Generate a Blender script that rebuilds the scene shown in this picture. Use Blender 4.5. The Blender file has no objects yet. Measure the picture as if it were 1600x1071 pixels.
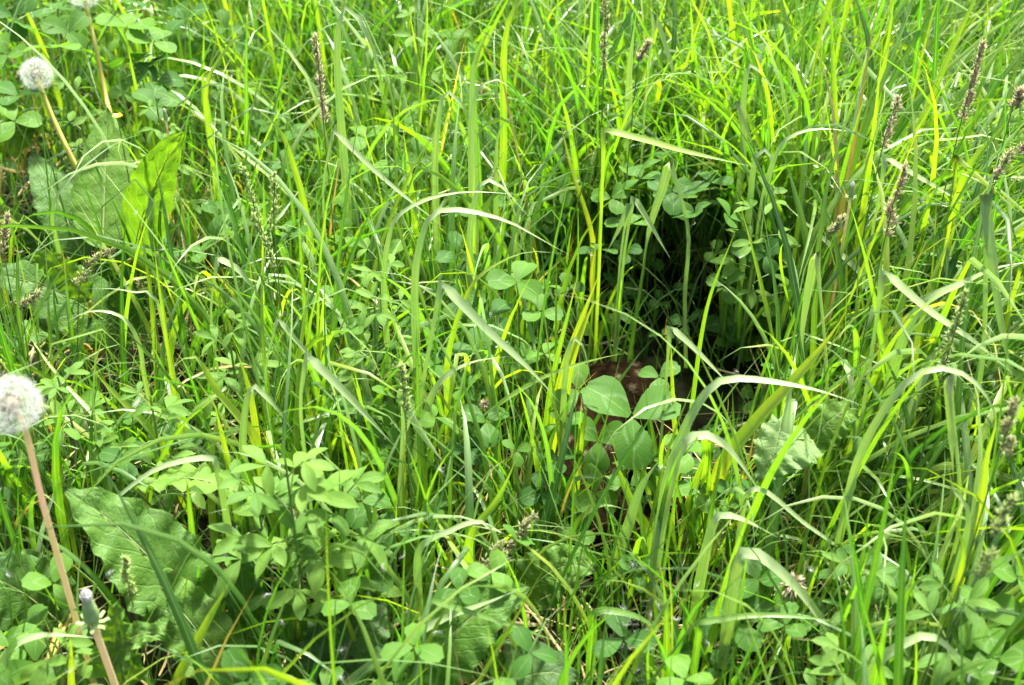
import bpy, bmesh, math, random
import numpy as np
from mathutils import Vector, Matrix

random.seed(7)
RNG = np.random.default_rng(11)
S = bpy.context.scene
COL = S.collection
R = math.radians

# ------------------------------------------------------------------ camera, sky, sun, exposure
CAM_H, PITCH, FPX = 1.0, 36.0, 2222.0
cam_d = bpy.data.cameras.new('camera')
cam_d.lens = 50.0
cam_d.sensor_width = 36.0
cam_d.clip_start = 0.02
cam_d.clip_end = 400
cam = bpy.data.objects.new('camera', cam_d)
cam.location = (0, 0, CAM_H)
cam.rotation_euler = (R(90 - PITCH), 0, 0)
COL.objects.link(cam)
S.camera = cam
cam_d.dof.use_dof = True
cam_d.dof.focus_distance = 1.42
cam_d.dof.aperture_fstop = 8.0

SUN_EL, SUN_AZ = 63.0, 20.0          # azimuth measured from +Y towards +X
w = bpy.data.worlds.new('World')
S.world = w
w.use_nodes = True
nt = w.node_tree
sky = nt.nodes.new('ShaderNodeTexSky')
sky.sky_type = 'NISHITA'
sky.sun_disc = False
sky.sun_elevation = R(SUN_EL)
sky.sun_rotation = R(SUN_AZ)
sky.dust_density = 6.0
sky.air_density = 0.8
sky.ozone_density = 0.6
nt.links.new(sky.outputs[0], nt.nodes['Background'].inputs[0])
nt.nodes['Background'].inputs[1].default_value = 0.125
sd = bpy.data.lights.new('sun', 'SUN')
sd.energy = 4.6
sd.angle = R(6.0)
sd.color = (1.0, 0.975, 0.93)
sun = bpy.data.objects.new('sun', sd)
az, el = R(SUN_AZ), R(SUN_EL)
sdir = Vector((math.sin(az) * math.cos(el), math.cos(az) * math.cos(el), math.sin(el)))
sun.rotation_euler = sdir.to_track_quat('Z', 'Y').to_euler()
sun.location = sdir * 10
COL.objects.link(sun)
S.view_settings.view_transform = 'Standard'
S.view_settings.look = 'None'
S.view_settings.gamma = 1.0
S.view_settings.exposure = 1.8
S.cycles.max_bounces = 4
S.cycles.diffuse_bounces = 2
S.cycles.debug_use_spatial_splits = True
S.cycles.glossy_bounces = 2
S.cycles.transmission_bounces = 4
S.cycles.caustics_reflective = False
S.cycles.caustics_refractive = False
S.cycles.use_light_tree = False
S.cycles.use_adaptive_sampling = True
S.cycles.adaptive_threshold = 0.03
S.cycles.use_denoising = True
S.cycles.sample_clamp_indirect = 8

# ------------------------------------------------------------------ places: photo pixel <-> world
CP, SP = math.cos(R(PITCH)), math.sin(R(PITCH))


def ray(px, py):
    x, y = (px - 800) / FPX, (535.5 - py) / FPX
    return np.array([x, CP + y * SP, -SP + y * CP])


def at_z(px, py, z):
    d = ray(px, py)
    t = (z - CAM_H) / d[2]
    return np.array([0, 0, CAM_H]) + d * t


def at_y(px, py, Y):
    d = ray(px, py)
    return np.array([0, 0, CAM_H]) + d * (Y / d[1])


def pix(p):
    p = np.asarray(p, float)
    x, y, z = p[..., 0], p[..., 1], p[..., 2] - CAM_H
    dep = y * CP - z * SP
    up = y * SP + z * CP
    return 800 + FPX * x / dep, 535.5 - FPX * up / dep


# ------------------------------------------------------------------ helpers
def tag(o, label=None, cat=None, group=None, kind=None):
    if label:
        o['label'] = label
    if cat:
        o['category'] = cat
    if group:
        o['group'] = group
    if kind:
        o['kind'] = kind
    return o


def empty(name, loc):
    o = bpy.data.objects.new(name, None)
    o.empty_display_size = 0.02
    o.location = [float(v) for v in loc]
    COL.objects.link(o)
    return o


def mesh_np(name, V, F, mat, uv=None, rnd=None, smooth=True):
    """V (n,3), F (m,k) with k = 3 or 4"""
    me = bpy.data.meshes.new(name)
    V = np.ascontiguousarray(V, dtype=np.float32)
    F = np.ascontiguousarray(F, dtype=np.int32)
    n, (m, k) = len(V), F.shape
    me.vertices.add(n)
    me.vertices.foreach_set('co', V.ravel())
    me.loops.add(m * k)
    me.loops.foreach_set('vertex_index', F.ravel())
    me.polygons.add(m)
    me.polygons.foreach_set('loop_start', np.arange(0, m * k, k, dtype=np.int32))
    if smooth:
        me.polygons.foreach_set('use_smooth', np.ones(m, dtype=bool))
    if uv is not None:
        l = me.uv_layers.new(name='UVMap')
        l.data.foreach_set('uv', np.ascontiguousarray(uv[F.ravel()], dtype=np.float32).ravel())
    if rnd is not None:
        a = me.attributes.new('rnd', 'FLOAT', 'POINT')
        a.data.foreach_set('value', np.ascontiguousarray(np.broadcast_to(rnd, (n,)), dtype=np.float32))
    me.materials.append(mat)
    me.update()
    me.validate()
    return me


def obj(name, me, parent=None):
    o = bpy.data.objects.new(name, me)
    COL.objects.link(o)
    if parent is not None:
        o.parent = parent
    return o


def merge(chunks):
    """list of (V,F,uv,rnd) -> one"""
    Vs, Fs, Us, Rs, off = [], [], [], [], 0
    for V, F, U, r in chunks:
        Vs.append(V)
        Fs.append(F + off)
        Us.append(U)
        Rs.append(np.broadcast_to(r, (len(V),)))
        off += len(V)
    return np.concatenate(Vs), np.concatenate(Fs), np.concatenate(Us), np.concatenate(Rs)


def norm(a):
    return a / np.maximum(np.linalg.norm(a, axis=-1, keepdims=True), 1e-9)


# ------------------------------------------------------------------ materials
def new_mat(name):
    m = bpy.data.materials.new(name)
    m.use_nodes = True
    t = m.node_tree
    t.nodes.clear()
    return m, t


class NT:
    def __init__(s, t):
        s.t = t

    def n(s, kind, **kw):
        nd = s.t.nodes.new(kind)
        for k, v in kw.items():
            setattr(nd, k, v)
        return nd

    def link(s, a, b):
        s.t.links.new(a, b)

    def val(s, sock, v):
        if hasattr(v, 'is_output') or isinstance(v, bpy.types.NodeSocket):
            s.link(v, sock)
        else:
            sock.default_value = v

    def math(s, op, a, b=0.0, c=0.0, clamp=False):
        nd = s.n('ShaderNodeMath', operation=op, use_clamp=clamp)
        s.val(nd.inputs[0], a)
        s.val(nd.inputs[1], b)
        s.val(nd.inputs[2], c)
        return nd.outputs[0]

    def mix(s, f, a, b, mode='MIX'):
        nd = s.n('ShaderNodeMix', data_type='RGBA', blend_type=mode)
        s.val(nd.inputs[0], f)
        for i, v in ((6, a), (7, b)):
            if isinstance(v, tuple) and len(v) == 3:
                v = v + (1,)
            s.val(nd.inputs[i], v)
        return nd.outputs[2]

    def ramp(s, f, stops, interp='LINEAR'):
        nd = s.n('ShaderNodeValToRGB')
        cr = nd.color_ramp
        cr.interpolation = interp
        while len(cr.elements) < len(stops):
            cr.elements.new(0.5)
        for e, (p, c) in zip(cr.elements, stops):
            e.position = p
            e.color = c if len(c) == 4 else c + (1,)
        s.val(nd.inputs[0], f)
        return nd.outputs[0]

    def noise(s, vec, scale, detail=2, rough=0.5):
        nd = s.n('ShaderNodeTexNoise')
        if vec is not None:
            s.link(vec, nd.inputs['Vector'])
        nd.inputs['Scale'].default_value = scale
        nd.inputs['Detail'].default_value = detail
        nd.inputs['Roughness'].default_value = rough
        return nd.outputs[0]


def leaf_shader(b, color, trans_tint, trans_fac, rough, spec, normal=None, sheen_mix=0.0):
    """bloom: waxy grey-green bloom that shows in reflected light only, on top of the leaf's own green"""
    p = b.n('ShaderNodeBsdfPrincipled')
    b.val(p.inputs['Base Color'], b.mix(sheen_mix, color, (0.48, 0.58, 0.29)) if sheen_mix else color)  # surface sheen blended into the base colour as a pale tint
    b.val(p.inputs['Roughness'], rough)
    p.inputs['Specular IOR Level'].default_value = spec
    t = b.n('ShaderNodeBsdfTranslucent')
    tc = b.mix(1.0, color, trans_tint, 'MULTIPLY')
    b.link(tc, t.inputs[0])
    if normal is not None:
        b.link(normal, p.inputs['Normal'])
    ms = b.n('ShaderNodeMixShader')
    ms.inputs[0].default_value = trans_fac
    b.link(p.outputs[0], ms.inputs[1])
    b.link(t.outputs[0], ms.inputs[2])
    out = b.n('ShaderNodeOutputMaterial')
    b.link(ms.outputs[0], out.inputs[0])


def uv_parts(b):
    uv = b.n('ShaderNodeUVMap')
    uv.uv_map = 'UVMap'
    sx = b.n('ShaderNodeSeparateXYZ')
    b.link(uv.outputs[0], sx.inputs[0])
    return uv.outputs[0], sx.outputs[0], sx.outputs[1]


def rnd_attr(b):
    a = b.n('ShaderNodeAttribute')
    a.attribute_name = 'rnd'
    return a.outputs['Fac']


def grass_material(name, stops, trans=(1.95, 2.05, 0.44, 1), fac=0.44, rough=0.38, spec=0.5, sheen_mix=0.10):
    m, t = new_mat(name)
    b = NT(t)
    uv, u, v = uv_parts(b)
    r = rnd_attr(b)
    col = b.ramp(r, stops)
    # veins that run the length of the blade
    mp = b.n('ShaderNodeMapping')
    mp.inputs['Scale'].default_value = (22, 0.7, 1)
    b.link(uv, mp.inputs[0])
    cmb = b.n('ShaderNodeCombineXYZ')
    b.link(b.math('MULTIPLY', r, 91.0), cmb.inputs[2])
    ad = b.n('ShaderNodeVectorMath', operation='ADD')
    b.link(mp.outputs[0], ad.inputs[0])
    b.link(cmb.outputs[0], ad.inputs[1])
    vein = b.noise(ad.outputs[0], 1.0, 1)
    col = b.mix(1.0, col, b.ramp(vein, [(0.3, (0.62, 0.66, 0.6)), (0.7, (1.3, 1.26, 1.25))]), 'MULTIPLY')
    rib = b.ramp(b.math('ABSOLUTE', b.math('SUBTRACT', u, 0.5)), [(0.03, (1, 1, 1)), (0.08, (0, 0, 0))])
    col = b.mix(b.math('MULTIPLY', rib, 0.35), col, (0.30, 0.40, 0.14))
    # blotches of yellower / bluer green and a few dry tips
    geo = b.n('ShaderNodeNewGeometry')
    blot = b.noise(geo.outputs['Position'], 26.0, 2)
    col = b.mix(1.0, col, b.ramp(blot, [(0.3, (0.8, 0.92, 0.95)), (0.7, (1.2, 1.06, 0.85))]), 'MULTIPLY')
    dry = b.math('MULTIPLY', b.math('GREATER_THAN', b.math('FRACT', b.math('MULTIPLY', r, 37.0)), 0.88),
                 b.ramp(v, [(0.86, (0, 0, 0)), (0.97, (1, 1, 1))]))
    col = b.mix(dry, col, (0.36, 0.25, 0.09))
    leaf_shader(b, col, trans, fac, rough, spec, sheen_mix=sheen_mix)
    return m


GR = [(0.0, (0.018, 0.082, 0.010)), (0.25, (0.038, 0.138, 0.013)), (0.50, (0.074, 0.195, 0.015)), (0.72, (0.122, 0.240, 0.015)),
      (0.90, (0.178, 0.280, 0.016)), (0.955, (0.21, 0.29, 0.018)), (0.97, (0.33, 0.27, 0.11)), (1.0, (0.26, 0.18, 0.08))]
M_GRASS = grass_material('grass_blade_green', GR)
M_PALE = grass_material('grass_blade_pale', [(0, (0.17, 0.31, 0.09)), (0.5, (0.22, 0.37, 0.12)), (1, (0.27, 0.42, 0.15))],  # for blades reflecting the sky; that sheen is put into the pale base
                        trans=(0.95, 1.05, 0.25, 1), fac=0.36, rough=0.38, spec=0.6, sheen_mix=0.55)
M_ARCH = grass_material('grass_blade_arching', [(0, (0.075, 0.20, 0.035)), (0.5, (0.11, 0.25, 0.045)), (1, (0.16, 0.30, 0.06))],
                        trans=(1.5, 1.6, 0.35, 1), fac=0.40, rough=0.34, spec=0.6, sheen_mix=0.26)
M_YEL = grass_material('grass_blade_yellow_green', [(0, (0.15, 0.29, 0.015)), (0.6, (0.20, 0.34, 0.018)), (1, (0.29, 0.35, 0.02))],  # for backlit blades; their glow is put into the yellower colour
                       trans=(1.6, 1.55, 0.4, 1), fac=0.48, sheen_mix=0.15)
M_STEM = grass_material('grass_stem_green', [(0, (0.06, 0.15, 0.025)), (0.6, (0.11, 0.2, 0.03)), (1, (0.17, 0.23, 0.05))],
                        trans=(1.6, 1.5, 0.5, 1), fac=0.2, rough=0.45)
M_DRY = grass_material('dry_straw', [(0, (0.20, 0.13, 0.05)), (0.5, (0.34, 0.26, 0.12)), (1, (0.42, 0.36, 0.2))],
                       trans=(1.2, 1.1, 0.8, 1), fac=0.25, rough=0.6, spec=0.2)


def broad_material(name, base, lite, vein_col, trans, fac=0.40, rough=0.52, veins=9.0, slope=5.0, chevron=False, spots=False,
                   spec=0.2, bumpd=0.0017, crinkle=60):
    m, t = new_mat(name)
    b = NT(t)
    uv, u, v = uv_parts(b)
    r = rnd_attr(b)
    geo = b.n('ShaderNodeNewGeometry')
    col = b.mix(r, base, lite)
    big = b.noise(geo.outputs['Position'], 40.0, 3)
    col = b.mix(1.0, col, b.ramp(big, [(0.3, (0.78, 0.85, 0.8)), (0.72, (1.25, 1.15, 1.1))]), 'MULTIPLY')
    a = b.math('ABSOLUTE', b.math('SUBTRACT', u, 0.5))
    wob = b.math('MULTIPLY', b.math('SUBTRACT', b.noise(uv, 7.0, 2), 0.5), 0.6)
    fr = b.math('FRACT', b.math('ADD', b.math('SUBTRACT', b.math('MULTIPLY', v, veins), b.math('MULTIPLY', a, slope)), wob))
    d = b.math('ABSOLUTE', b.math('SUBTRACT', fr, 0.5))
    side = b.ramp(d, [(0.0, (1, 1, 1)), (0.10, (0, 0, 0))])
    mid = b.ramp(a, [(0.012, (1, 1, 1)), (0.035, (0, 0, 0))])
    vn = b.math('MAXIMUM', b.math('MULTIPLY', side, 0.45), mid)
    vo = b.n('ShaderNodeTexVoronoi', feature='DISTANCE_TO_EDGE')
    b.link(geo.outputs['Position'], vo.inputs['Vector'])
    vo.inputs['Scale'].default_value = 170
    net = b.ramp(vo.outputs['Distance'], [(0.0, (1, 1, 1)), (0.09, (0, 0, 0))])
    if not chevron:
        vn = b.math('MAXIMUM', vn, b.math('MULTIPLY', net, 0.22))
    col = b.mix(b.math('MULTIPLY', vn, 0.75 if chevron else 0.95), col, vein_col)
    if chevron:
        ch = b.math('ABSOLUTE', b.math('SUBTRACT', b.math('ADD', v, b.math('MULTIPLY', a, 0.9)), 0.62))
        cw = b.ramp(ch, [(0.0, (1, 1, 1)), (0.09, (0, 0, 0))])
        cn = b.ramp(b.noise(uv, 22.0, 3), [(0.35, (0, 0, 0)), (0.6, (1, 1, 1))])
        has = b.math('GREATER_THAN', b.math('FRACT', b.math('MULTIPLY', r, 13.0)), 0.35)
        f = b.math('MULTIPLY', b.math('MULTIPLY', cw, b.math('ADD', b.math('MULTIPLY', cn, 0.6), 0.4)), b.math('MULTIPLY', has, 0.32))
        col = b.mix(f, col, (0.26, 0.36, 0.20))
    if spots:
        vs = b.n('ShaderNodeTexVoronoi')
        b.link(geo.outputs['Position'], vs.inputs['Vector'])
        vs.inputs['Scale'].default_value = 75
        sp = b.ramp(vs.outputs['Distance'], [(0.16, (1, 1, 1)), (0.26, (0, 0, 0))])
        sel = b.ramp(b.noise(geo.outputs['Position'], 30.0, 1), [(0.5, (0, 0, 0)), (0.56, (1, 1, 1))])
        col = b.mix(b.math('MULTIPLY', sp, sel), col, (0.10, 0.018, 0.016))
    else:
        hs = b.n('ShaderNodeTexVoronoi')
        b.link(geo.outputs['Position'], hs.inputs['Vector'])
        hs.inputs['Scale'].default_value = 60
        sp = b.ramp(hs.outputs['Distance'], [(0.05, (1, 1, 1)), (0.1, (0, 0, 0))])
        sel = b.ramp(b.noise(geo.outputs['Position'], 17.0, 1), [(0.58, (0, 0, 0)), (0.62, (1, 1, 1))])
        col = b.mix(b.math('MULTIPLY', b.math('MULTIPLY', sp, sel), 0.8), col, (0.13, 0.07, 0.03))
    bump = b.n('ShaderNodeBump')
    bump.inputs['Strength'].default_value = 0.6
    bump.inputs['Distance'].default_value = bumpd
    h = b.math('SUBTRACT', b.math('MULTIPLY', b.noise(geo.outputs['Position'], crinkle * 2.2, 2), 1.0), b.math('MULTIPLY', vn, 0.9))
    b.link(h, bump.inputs['Height'])
    leaf_shader(b, col, trans, fac, rough, spec, bump.outputs[0], sheen_mix=0.03)
    return m


M_DOCK = broad_material('dock_leaf_green', (0.026, 0.100, 0.012), (0.090, 0.200, 0.016), (0.14, 0.24, 0.06), (2.0, 1.8, 0.5, 1), fac=0.28)
M_DOCKB = broad_material('dock_leaf_backlit_tint', (0.055, 0.165, 0.014), (0.085, 0.20, 0.016), (0.2, 0.33, 0.05), (1.7, 1.6, 0.4, 1), fac=0.55)  # brighter copy for one leaf, backlight glow put into its colour
M_DOCKS = broad_material('dock_leaf_spotted', (0.03, 0.09, 0.02), (0.055, 0.13, 0.024), (0.12, 0.2, 0.06), (2.0, 1.8, 0.5, 1), spots=True)
M_DOCKP = broad_material('leaf_underside_pale', (0.10, 0.21, 0.055), (0.17, 0.29, 0.09), (0.28, 0.38, 0.18), (1.4, 1.4, 0.5, 1), bumpd=0.0018, crinkle=90)
M_CLOV = broad_material('clover_leaflet_green', (0.022, 0.100, 0.011), (0.080, 0.200, 0.015), (0.12, 0.23, 0.06), (2.2, 1.9, 0.5, 1),
                        veins=11, slope=6, chevron=True, bumpd=0.0005, rough=0.55, spec=0.12)
M_ALF = broad_material('alfalfa_leaflet_grey_green', (0.036, 0.125, 0.018), (0.115, 0.235, 0.028), (0.15, 0.27, 0.06), (1.9, 1.7, 0.4, 1),
                       veins=12, slope=6, bumpd=0.0004, rough=0.55, spec=0.12)


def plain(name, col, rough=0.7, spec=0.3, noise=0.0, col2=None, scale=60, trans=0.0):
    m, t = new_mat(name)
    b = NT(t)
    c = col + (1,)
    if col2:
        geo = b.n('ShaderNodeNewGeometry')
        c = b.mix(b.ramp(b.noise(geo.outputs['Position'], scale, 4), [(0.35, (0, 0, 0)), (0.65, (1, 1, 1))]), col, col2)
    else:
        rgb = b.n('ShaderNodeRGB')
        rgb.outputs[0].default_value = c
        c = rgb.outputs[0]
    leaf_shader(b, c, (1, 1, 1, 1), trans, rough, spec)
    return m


M_SOIL = plain('shade_dark_soil', (0.010, 0.008, 0.004), 0.95, 0.05, col2=(0.010, 0.018, 0.005), scale=55)  # near-black base, deep shade under the plants put into the soil colour
M_PAPPUS = plain('dandelion_pappus_white', (0.74, 0.75, 0.70), 0.8, 0.1, trans=0.45)
M_TUFT = plain('bud_tuft_white', (0.92, 0.91, 0.88), 0.8, 0.1, trans=0.3)
M_ACHENE = plain('dandelion_achene_brown', (0.14, 0.11, 0.065), 0.7, 0.2)
M_STALK_Y = plain('dandelion_stalk_ochre', (0.60, 0.46, 0.12), 0.5, 0.4, col2=(0.50, 0.50, 0.12), scale=14, trans=0.3)
M_STALK_P = plain('dandelion_stalk_pinkish', (0.84, 0.66, 0.50), 0.5, 0.4, col2=(0.76, 0.68, 0.34), scale=11, trans=0.45)
M_SEED = plain('cocksfoot_spikelet_grey_green', (0.46, 0.52, 0.26), 0.8, 0.1, col2=(0.58, 0.54, 0.34), scale=220, trans=0.7)
M_SEEDP = plain('cocksfoot_spikelet_purplish', (0.62, 0.60, 0.38), 0.8, 0.1, col2=(0.56, 0.48, 0.34), scale=220, trans=0.7)
M_SEEDG = plain('cocksfoot_spikelet_green', (0.42, 0.55, 0.20), 0.8, 0.1, col2=(0.55, 0.62, 0.30), scale=220, trans=0.7)
M_BRACT = plain('dandelion_bract_green', (0.22, 0.36, 0.11), 0.6, 0.3, col2=(0.36, 0.44, 0.20), scale=160, trans=0.2)
M_YELLOW = plain('buttercup_petal_yellow', (0.75, 0.48, 0.02), 0.4, 0.4, trans=0.3)
M_WITHER = plain('withered_petal_buff', (0.40, 0.33, 0.20), 0.8, 0.2, col2=(0.52, 0.47, 0.33), scale=300, trans=0.3)

# ------------------------------------------------------------------ the ground, with the hollow where the fawn lies
HOLE = np.array([0.15, 1.22])
FAWN_S = np.array([0.64, 0.96, 0.72])


def hole_d(x, y):
    a = np.sqrt(((x - 0.122) / 0.070) ** 2 + ((y - 1.13) / 0.145) ** 2)
    b = np.sqrt(((x - 0.190) / 0.105) ** 2 + ((y - 1.37) / 0.19) ** 2)
    return np.minimum(a, b)


def ground_z(x, y):
    n = 0.010 * np.sin(x * 9.1 + 1.3) * np.cos(y * 7.3) + 0.006 * np.sin(x * 23 + y * 17)
    d = hole_d(x, y)
    return n * np.exp(-((x * x + (y - 1.5) ** 2) / 8)) - 0.045 * np.exp(-(d * 0.9) ** 4)


def build_ground():
    g = np.concatenate([-np.geomspace(120, 1.6, 22), np.linspace(-1.5, 1.5, 121), np.geomspace(1.6, 120, 22)])
    X, Y = np.meshgrid(g, g + 1.5)
    n = len(g)
    V = np.stack([X, Y, ground_z(X, Y) - 0.0], -1).reshape(-1, 3)
    V[:, 2] += 0.003 * RNG.standard_normal(len(V)) * (np.abs(V[:, 0]) < 1.6)
    i = np.arange(n * n).reshape(n, n)
    F = np.stack([i[:-1, :-1], i[:-1, 1:], i[1:, 1:], i[1:, :-1]], -1).reshape(-1, 4)
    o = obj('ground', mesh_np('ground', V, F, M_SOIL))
    tag(o, 'dark soil under the meadow plants', None, None, 'structure')


build_ground()


# ------------------------------------------------------------------ grass blades, many at once
def blades_np(base, length, width, phi, th0, bend, power, twist0, twist1, kink_s, kink_a, rnd, seg=8, fold=0.16, phid=None):
    """ribbons with a keel; every argument is an array over blades"""
    n = len(base)
    s = np.linspace(0, 1, seg + 1)[None, :]
    sm = (s[:, 1:] + s[:, :-1]) / 2
    th = th0[:, None] + bend[:, None] * sm ** power[:, None]
    th = th + kink_a[:, None] / (1 + np.exp(-(sm - kink_s[:, None]) * 60))
    ph = phi[:, None] + (phid[:, None] * sm if phid is not None else 0)
    ds = (length / seg)[:, None]
    T = np.stack([np.sin(th) * np.cos(ph), np.sin(th) * np.sin(ph), np.cos(th)], -1)
    C = np.concatenate([np.zeros((n, 1, 3)), np.cumsum(T * ds[..., None], 1)], 1) + base[:, None, :]
    Tv = np.concatenate([T[:, :1], (T[:, 1:] + T[:, :-1]) / 2, T[:, -1:]], 1)
    Tv = norm(Tv)
    phv = np.concatenate([ph[:, :1] if ph.shape[1] > 1 else ph, ph], 1) if ph.shape[1] == seg else np.repeat(ph, seg + 1, 1)
    W0 = np.stack([-np.sin(phv), np.cos(phv), np.zeros_like(phv)], -1)
    N0 = np.cross(W0, Tv)
    tw = twist0[:, None] + twist1[:, None] * s
    W = W0 * np.cos(tw)[..., None] + N0 * np.sin(tw)[..., None]
    N = np.cross(W, Tv)
    prof = (0.5 + 0.5 * np.clip(s * 3.5, 0, 1)) * (1 - s ** 2.6) * np.clip((1 - s) * 4.5, 0.06, 1)
    hw = (width[:, None] * prof / 2)[..., None]
    L = C - W * hw + N * hw * fold * 2
    Rr = C + W * hw + N * hw * fold * 2
    V = np.stack([L, C, Rr], 2)                      # n, seg+1, 3, 3
    idx = np.arange(n * (seg + 1) * 3).reshape(n, seg + 1, 3)
    q1 = np.stack([idx[:, :-1, 0], idx[:, :-1, 1], idx[:, 1:, 1], idx[:, 1:, 0]], -1)
    q2 = np.stack([idx[:, :-1, 1], idx[:, :-1, 2], idx[:, 1:, 2], idx[:, 1:, 1]], -1)
    F = np.concatenate([q1.reshape(-1, 4), q2.reshape(-1, 4)])
    uv = np.zeros((n, seg + 1, 3, 2))
    uv[..., 0] = np.array([0, .5, 1])
    uv[..., 1] = s[:, :, None]
    rr = np.broadcast_to(rnd[:, None, None], (n, seg + 1, 3))
    return V.reshape(-1, 3), F, uv.reshape(-1, 2), rr.reshape(-1).copy()


def keep_hollow_open(a, seg, low=0.0):
    """drop the blades that reach into the hollow the animal has pressed open"""
    V, F, uv, r = a
    n = len(V) // ((seg + 1) * 3)
    C = V.reshape(n, seg + 1, 3, 3)[:, :, 1]
    inside = (hole_d(C[..., 0], C[..., 1]) < 1.04) & (C[..., 2] < 0.40 - 0.62 * (C[..., 1] - 1.0)) & (C[..., 2] > low)
    keep = ~inside.any(1)
    per = (seg + 1) * 3
    V = V.reshape(n, per, 3)[keep].reshape(-1, 3)
    uv = uv.reshape(n, per, 2)[keep].reshape(-1, 2)
    r = r.reshape(n, per)[keep].reshape(-1)
    m = int(keep.sum())
    idx = np.arange(m * per).reshape(m, seg + 1, 3)
    q1 = np.stack([idx[:, :-1, 0], idx[:, :-1, 1], idx[:, 1:, 1], idx[:, 1:, 0]], -1)
    q2 = np.stack([idx[:, :-1, 1], idx[:, :-1, 2], idx[:, 1:, 2], idx[:, 1:, 1]], -1)
    return V, np.concatenate([q1.reshape(-1, 4), q2.reshape(-1, 4)]), uv, r


def smoothstep(a, b, x):
    t = np.clip((x - a) / (b - a), 0, 1)
    return t * t * (3 - 2 * t)


def scatter(n, seed, ymin=0.42, ymax=3.3, margin=0.45):
    rg = np.random.default_rng(seed)
    y = rg.uniform(ymin, ymax, n * 3)
    x = rg.uniform(-1.75, 1.75, n * 3)
    half = 0.36 * (y * CP + SP) + margin
    k = np.abs(x) < half
    x, y = x[k][:n], y[k][:n]
    return x, y, rg


def density(x, y, tall):
    """how many of the blades stay, by place in the meadow"""
    px, py = pix(np.stack([x, y, np.zeros_like(x)], -1))
    d = hole_d(x, y)
    k = smoothstep(0.92, 1.08, d)
    rim = ((y > 1.45) & (d < 1.9) & (x > 0.04))
    back = 0.8 * ((y > 1.33) & (d < 1.0))
    k = np.where(rim, k * 2.6, k) if tall else np.maximum(k, back)
    # open, trodden strip in front of the hollow
    strip = np.exp(-(((x - 0.10) / 0.085) ** 2 + ((y - 0.90) / 0.10) ** 2))
    k = k * (1 - (0.97 if tall else 0.6) * np.clip(strip * 1.8, 0, 1))
    if not tall:
        k = k * (1 - 0.75 * np.exp(-(((px - 120) / 190) ** 2 + ((py - 470) / 230) ** 2) ** 2))
        k = k * (1 - 0.75 * np.exp(-(((px - 225) / 220) ** 2 + ((py - 1060) / 250) ** 2) ** 2))
        k = k * (1 - 0.8 * np.exp(-(((px - 700) / 160) ** 2 + ((py - 1100) / 130) ** 2) ** 2))
    if tall:
        # broad dock rosettes crowd the grass out
        k = k * (1 - 0.96 * np.exp(-(((px - 225) / 230) ** 2 + ((py - 1100) / 250) ** 2) ** 2))
        k = k * (1 - 0.97 * np.exp(-(((px - 115) / 205) ** 2 + ((py - 490) / 280) ** 2) ** 2))
        k = k * (1 - 0.85 * np.exp(-(((px - 690) / 150) ** 2 + ((py - 1180) / 150) ** 2) ** 2))
        k = k * (1 - 0.6 * np.exp(-(((px - 130) / 260) ** 2 + ((py - 150) / 170) ** 2) ** 2))
        k = k * (1 - 0.6 * np.exp(-(((px - 1270) / 170) ** 2 + ((py - 1000) / 130) ** 2) ** 2))
        k = k * (1 - 0.9 * np.exp(-(((px - 600) / 600) ** 2 + ((y - 0.5) / 0.16) ** 2) ** 2))
    return k, px, py


def tuft_offsets(n, rg, x, y, per, rad):
    """gather blades into tufts"""
    m = max(1, n // per)
    c = rg.integers(0, m, n)
    return x[c] + rg.normal(0, rad, n), y[c] + rg.normal(0, rad, n), c


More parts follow.
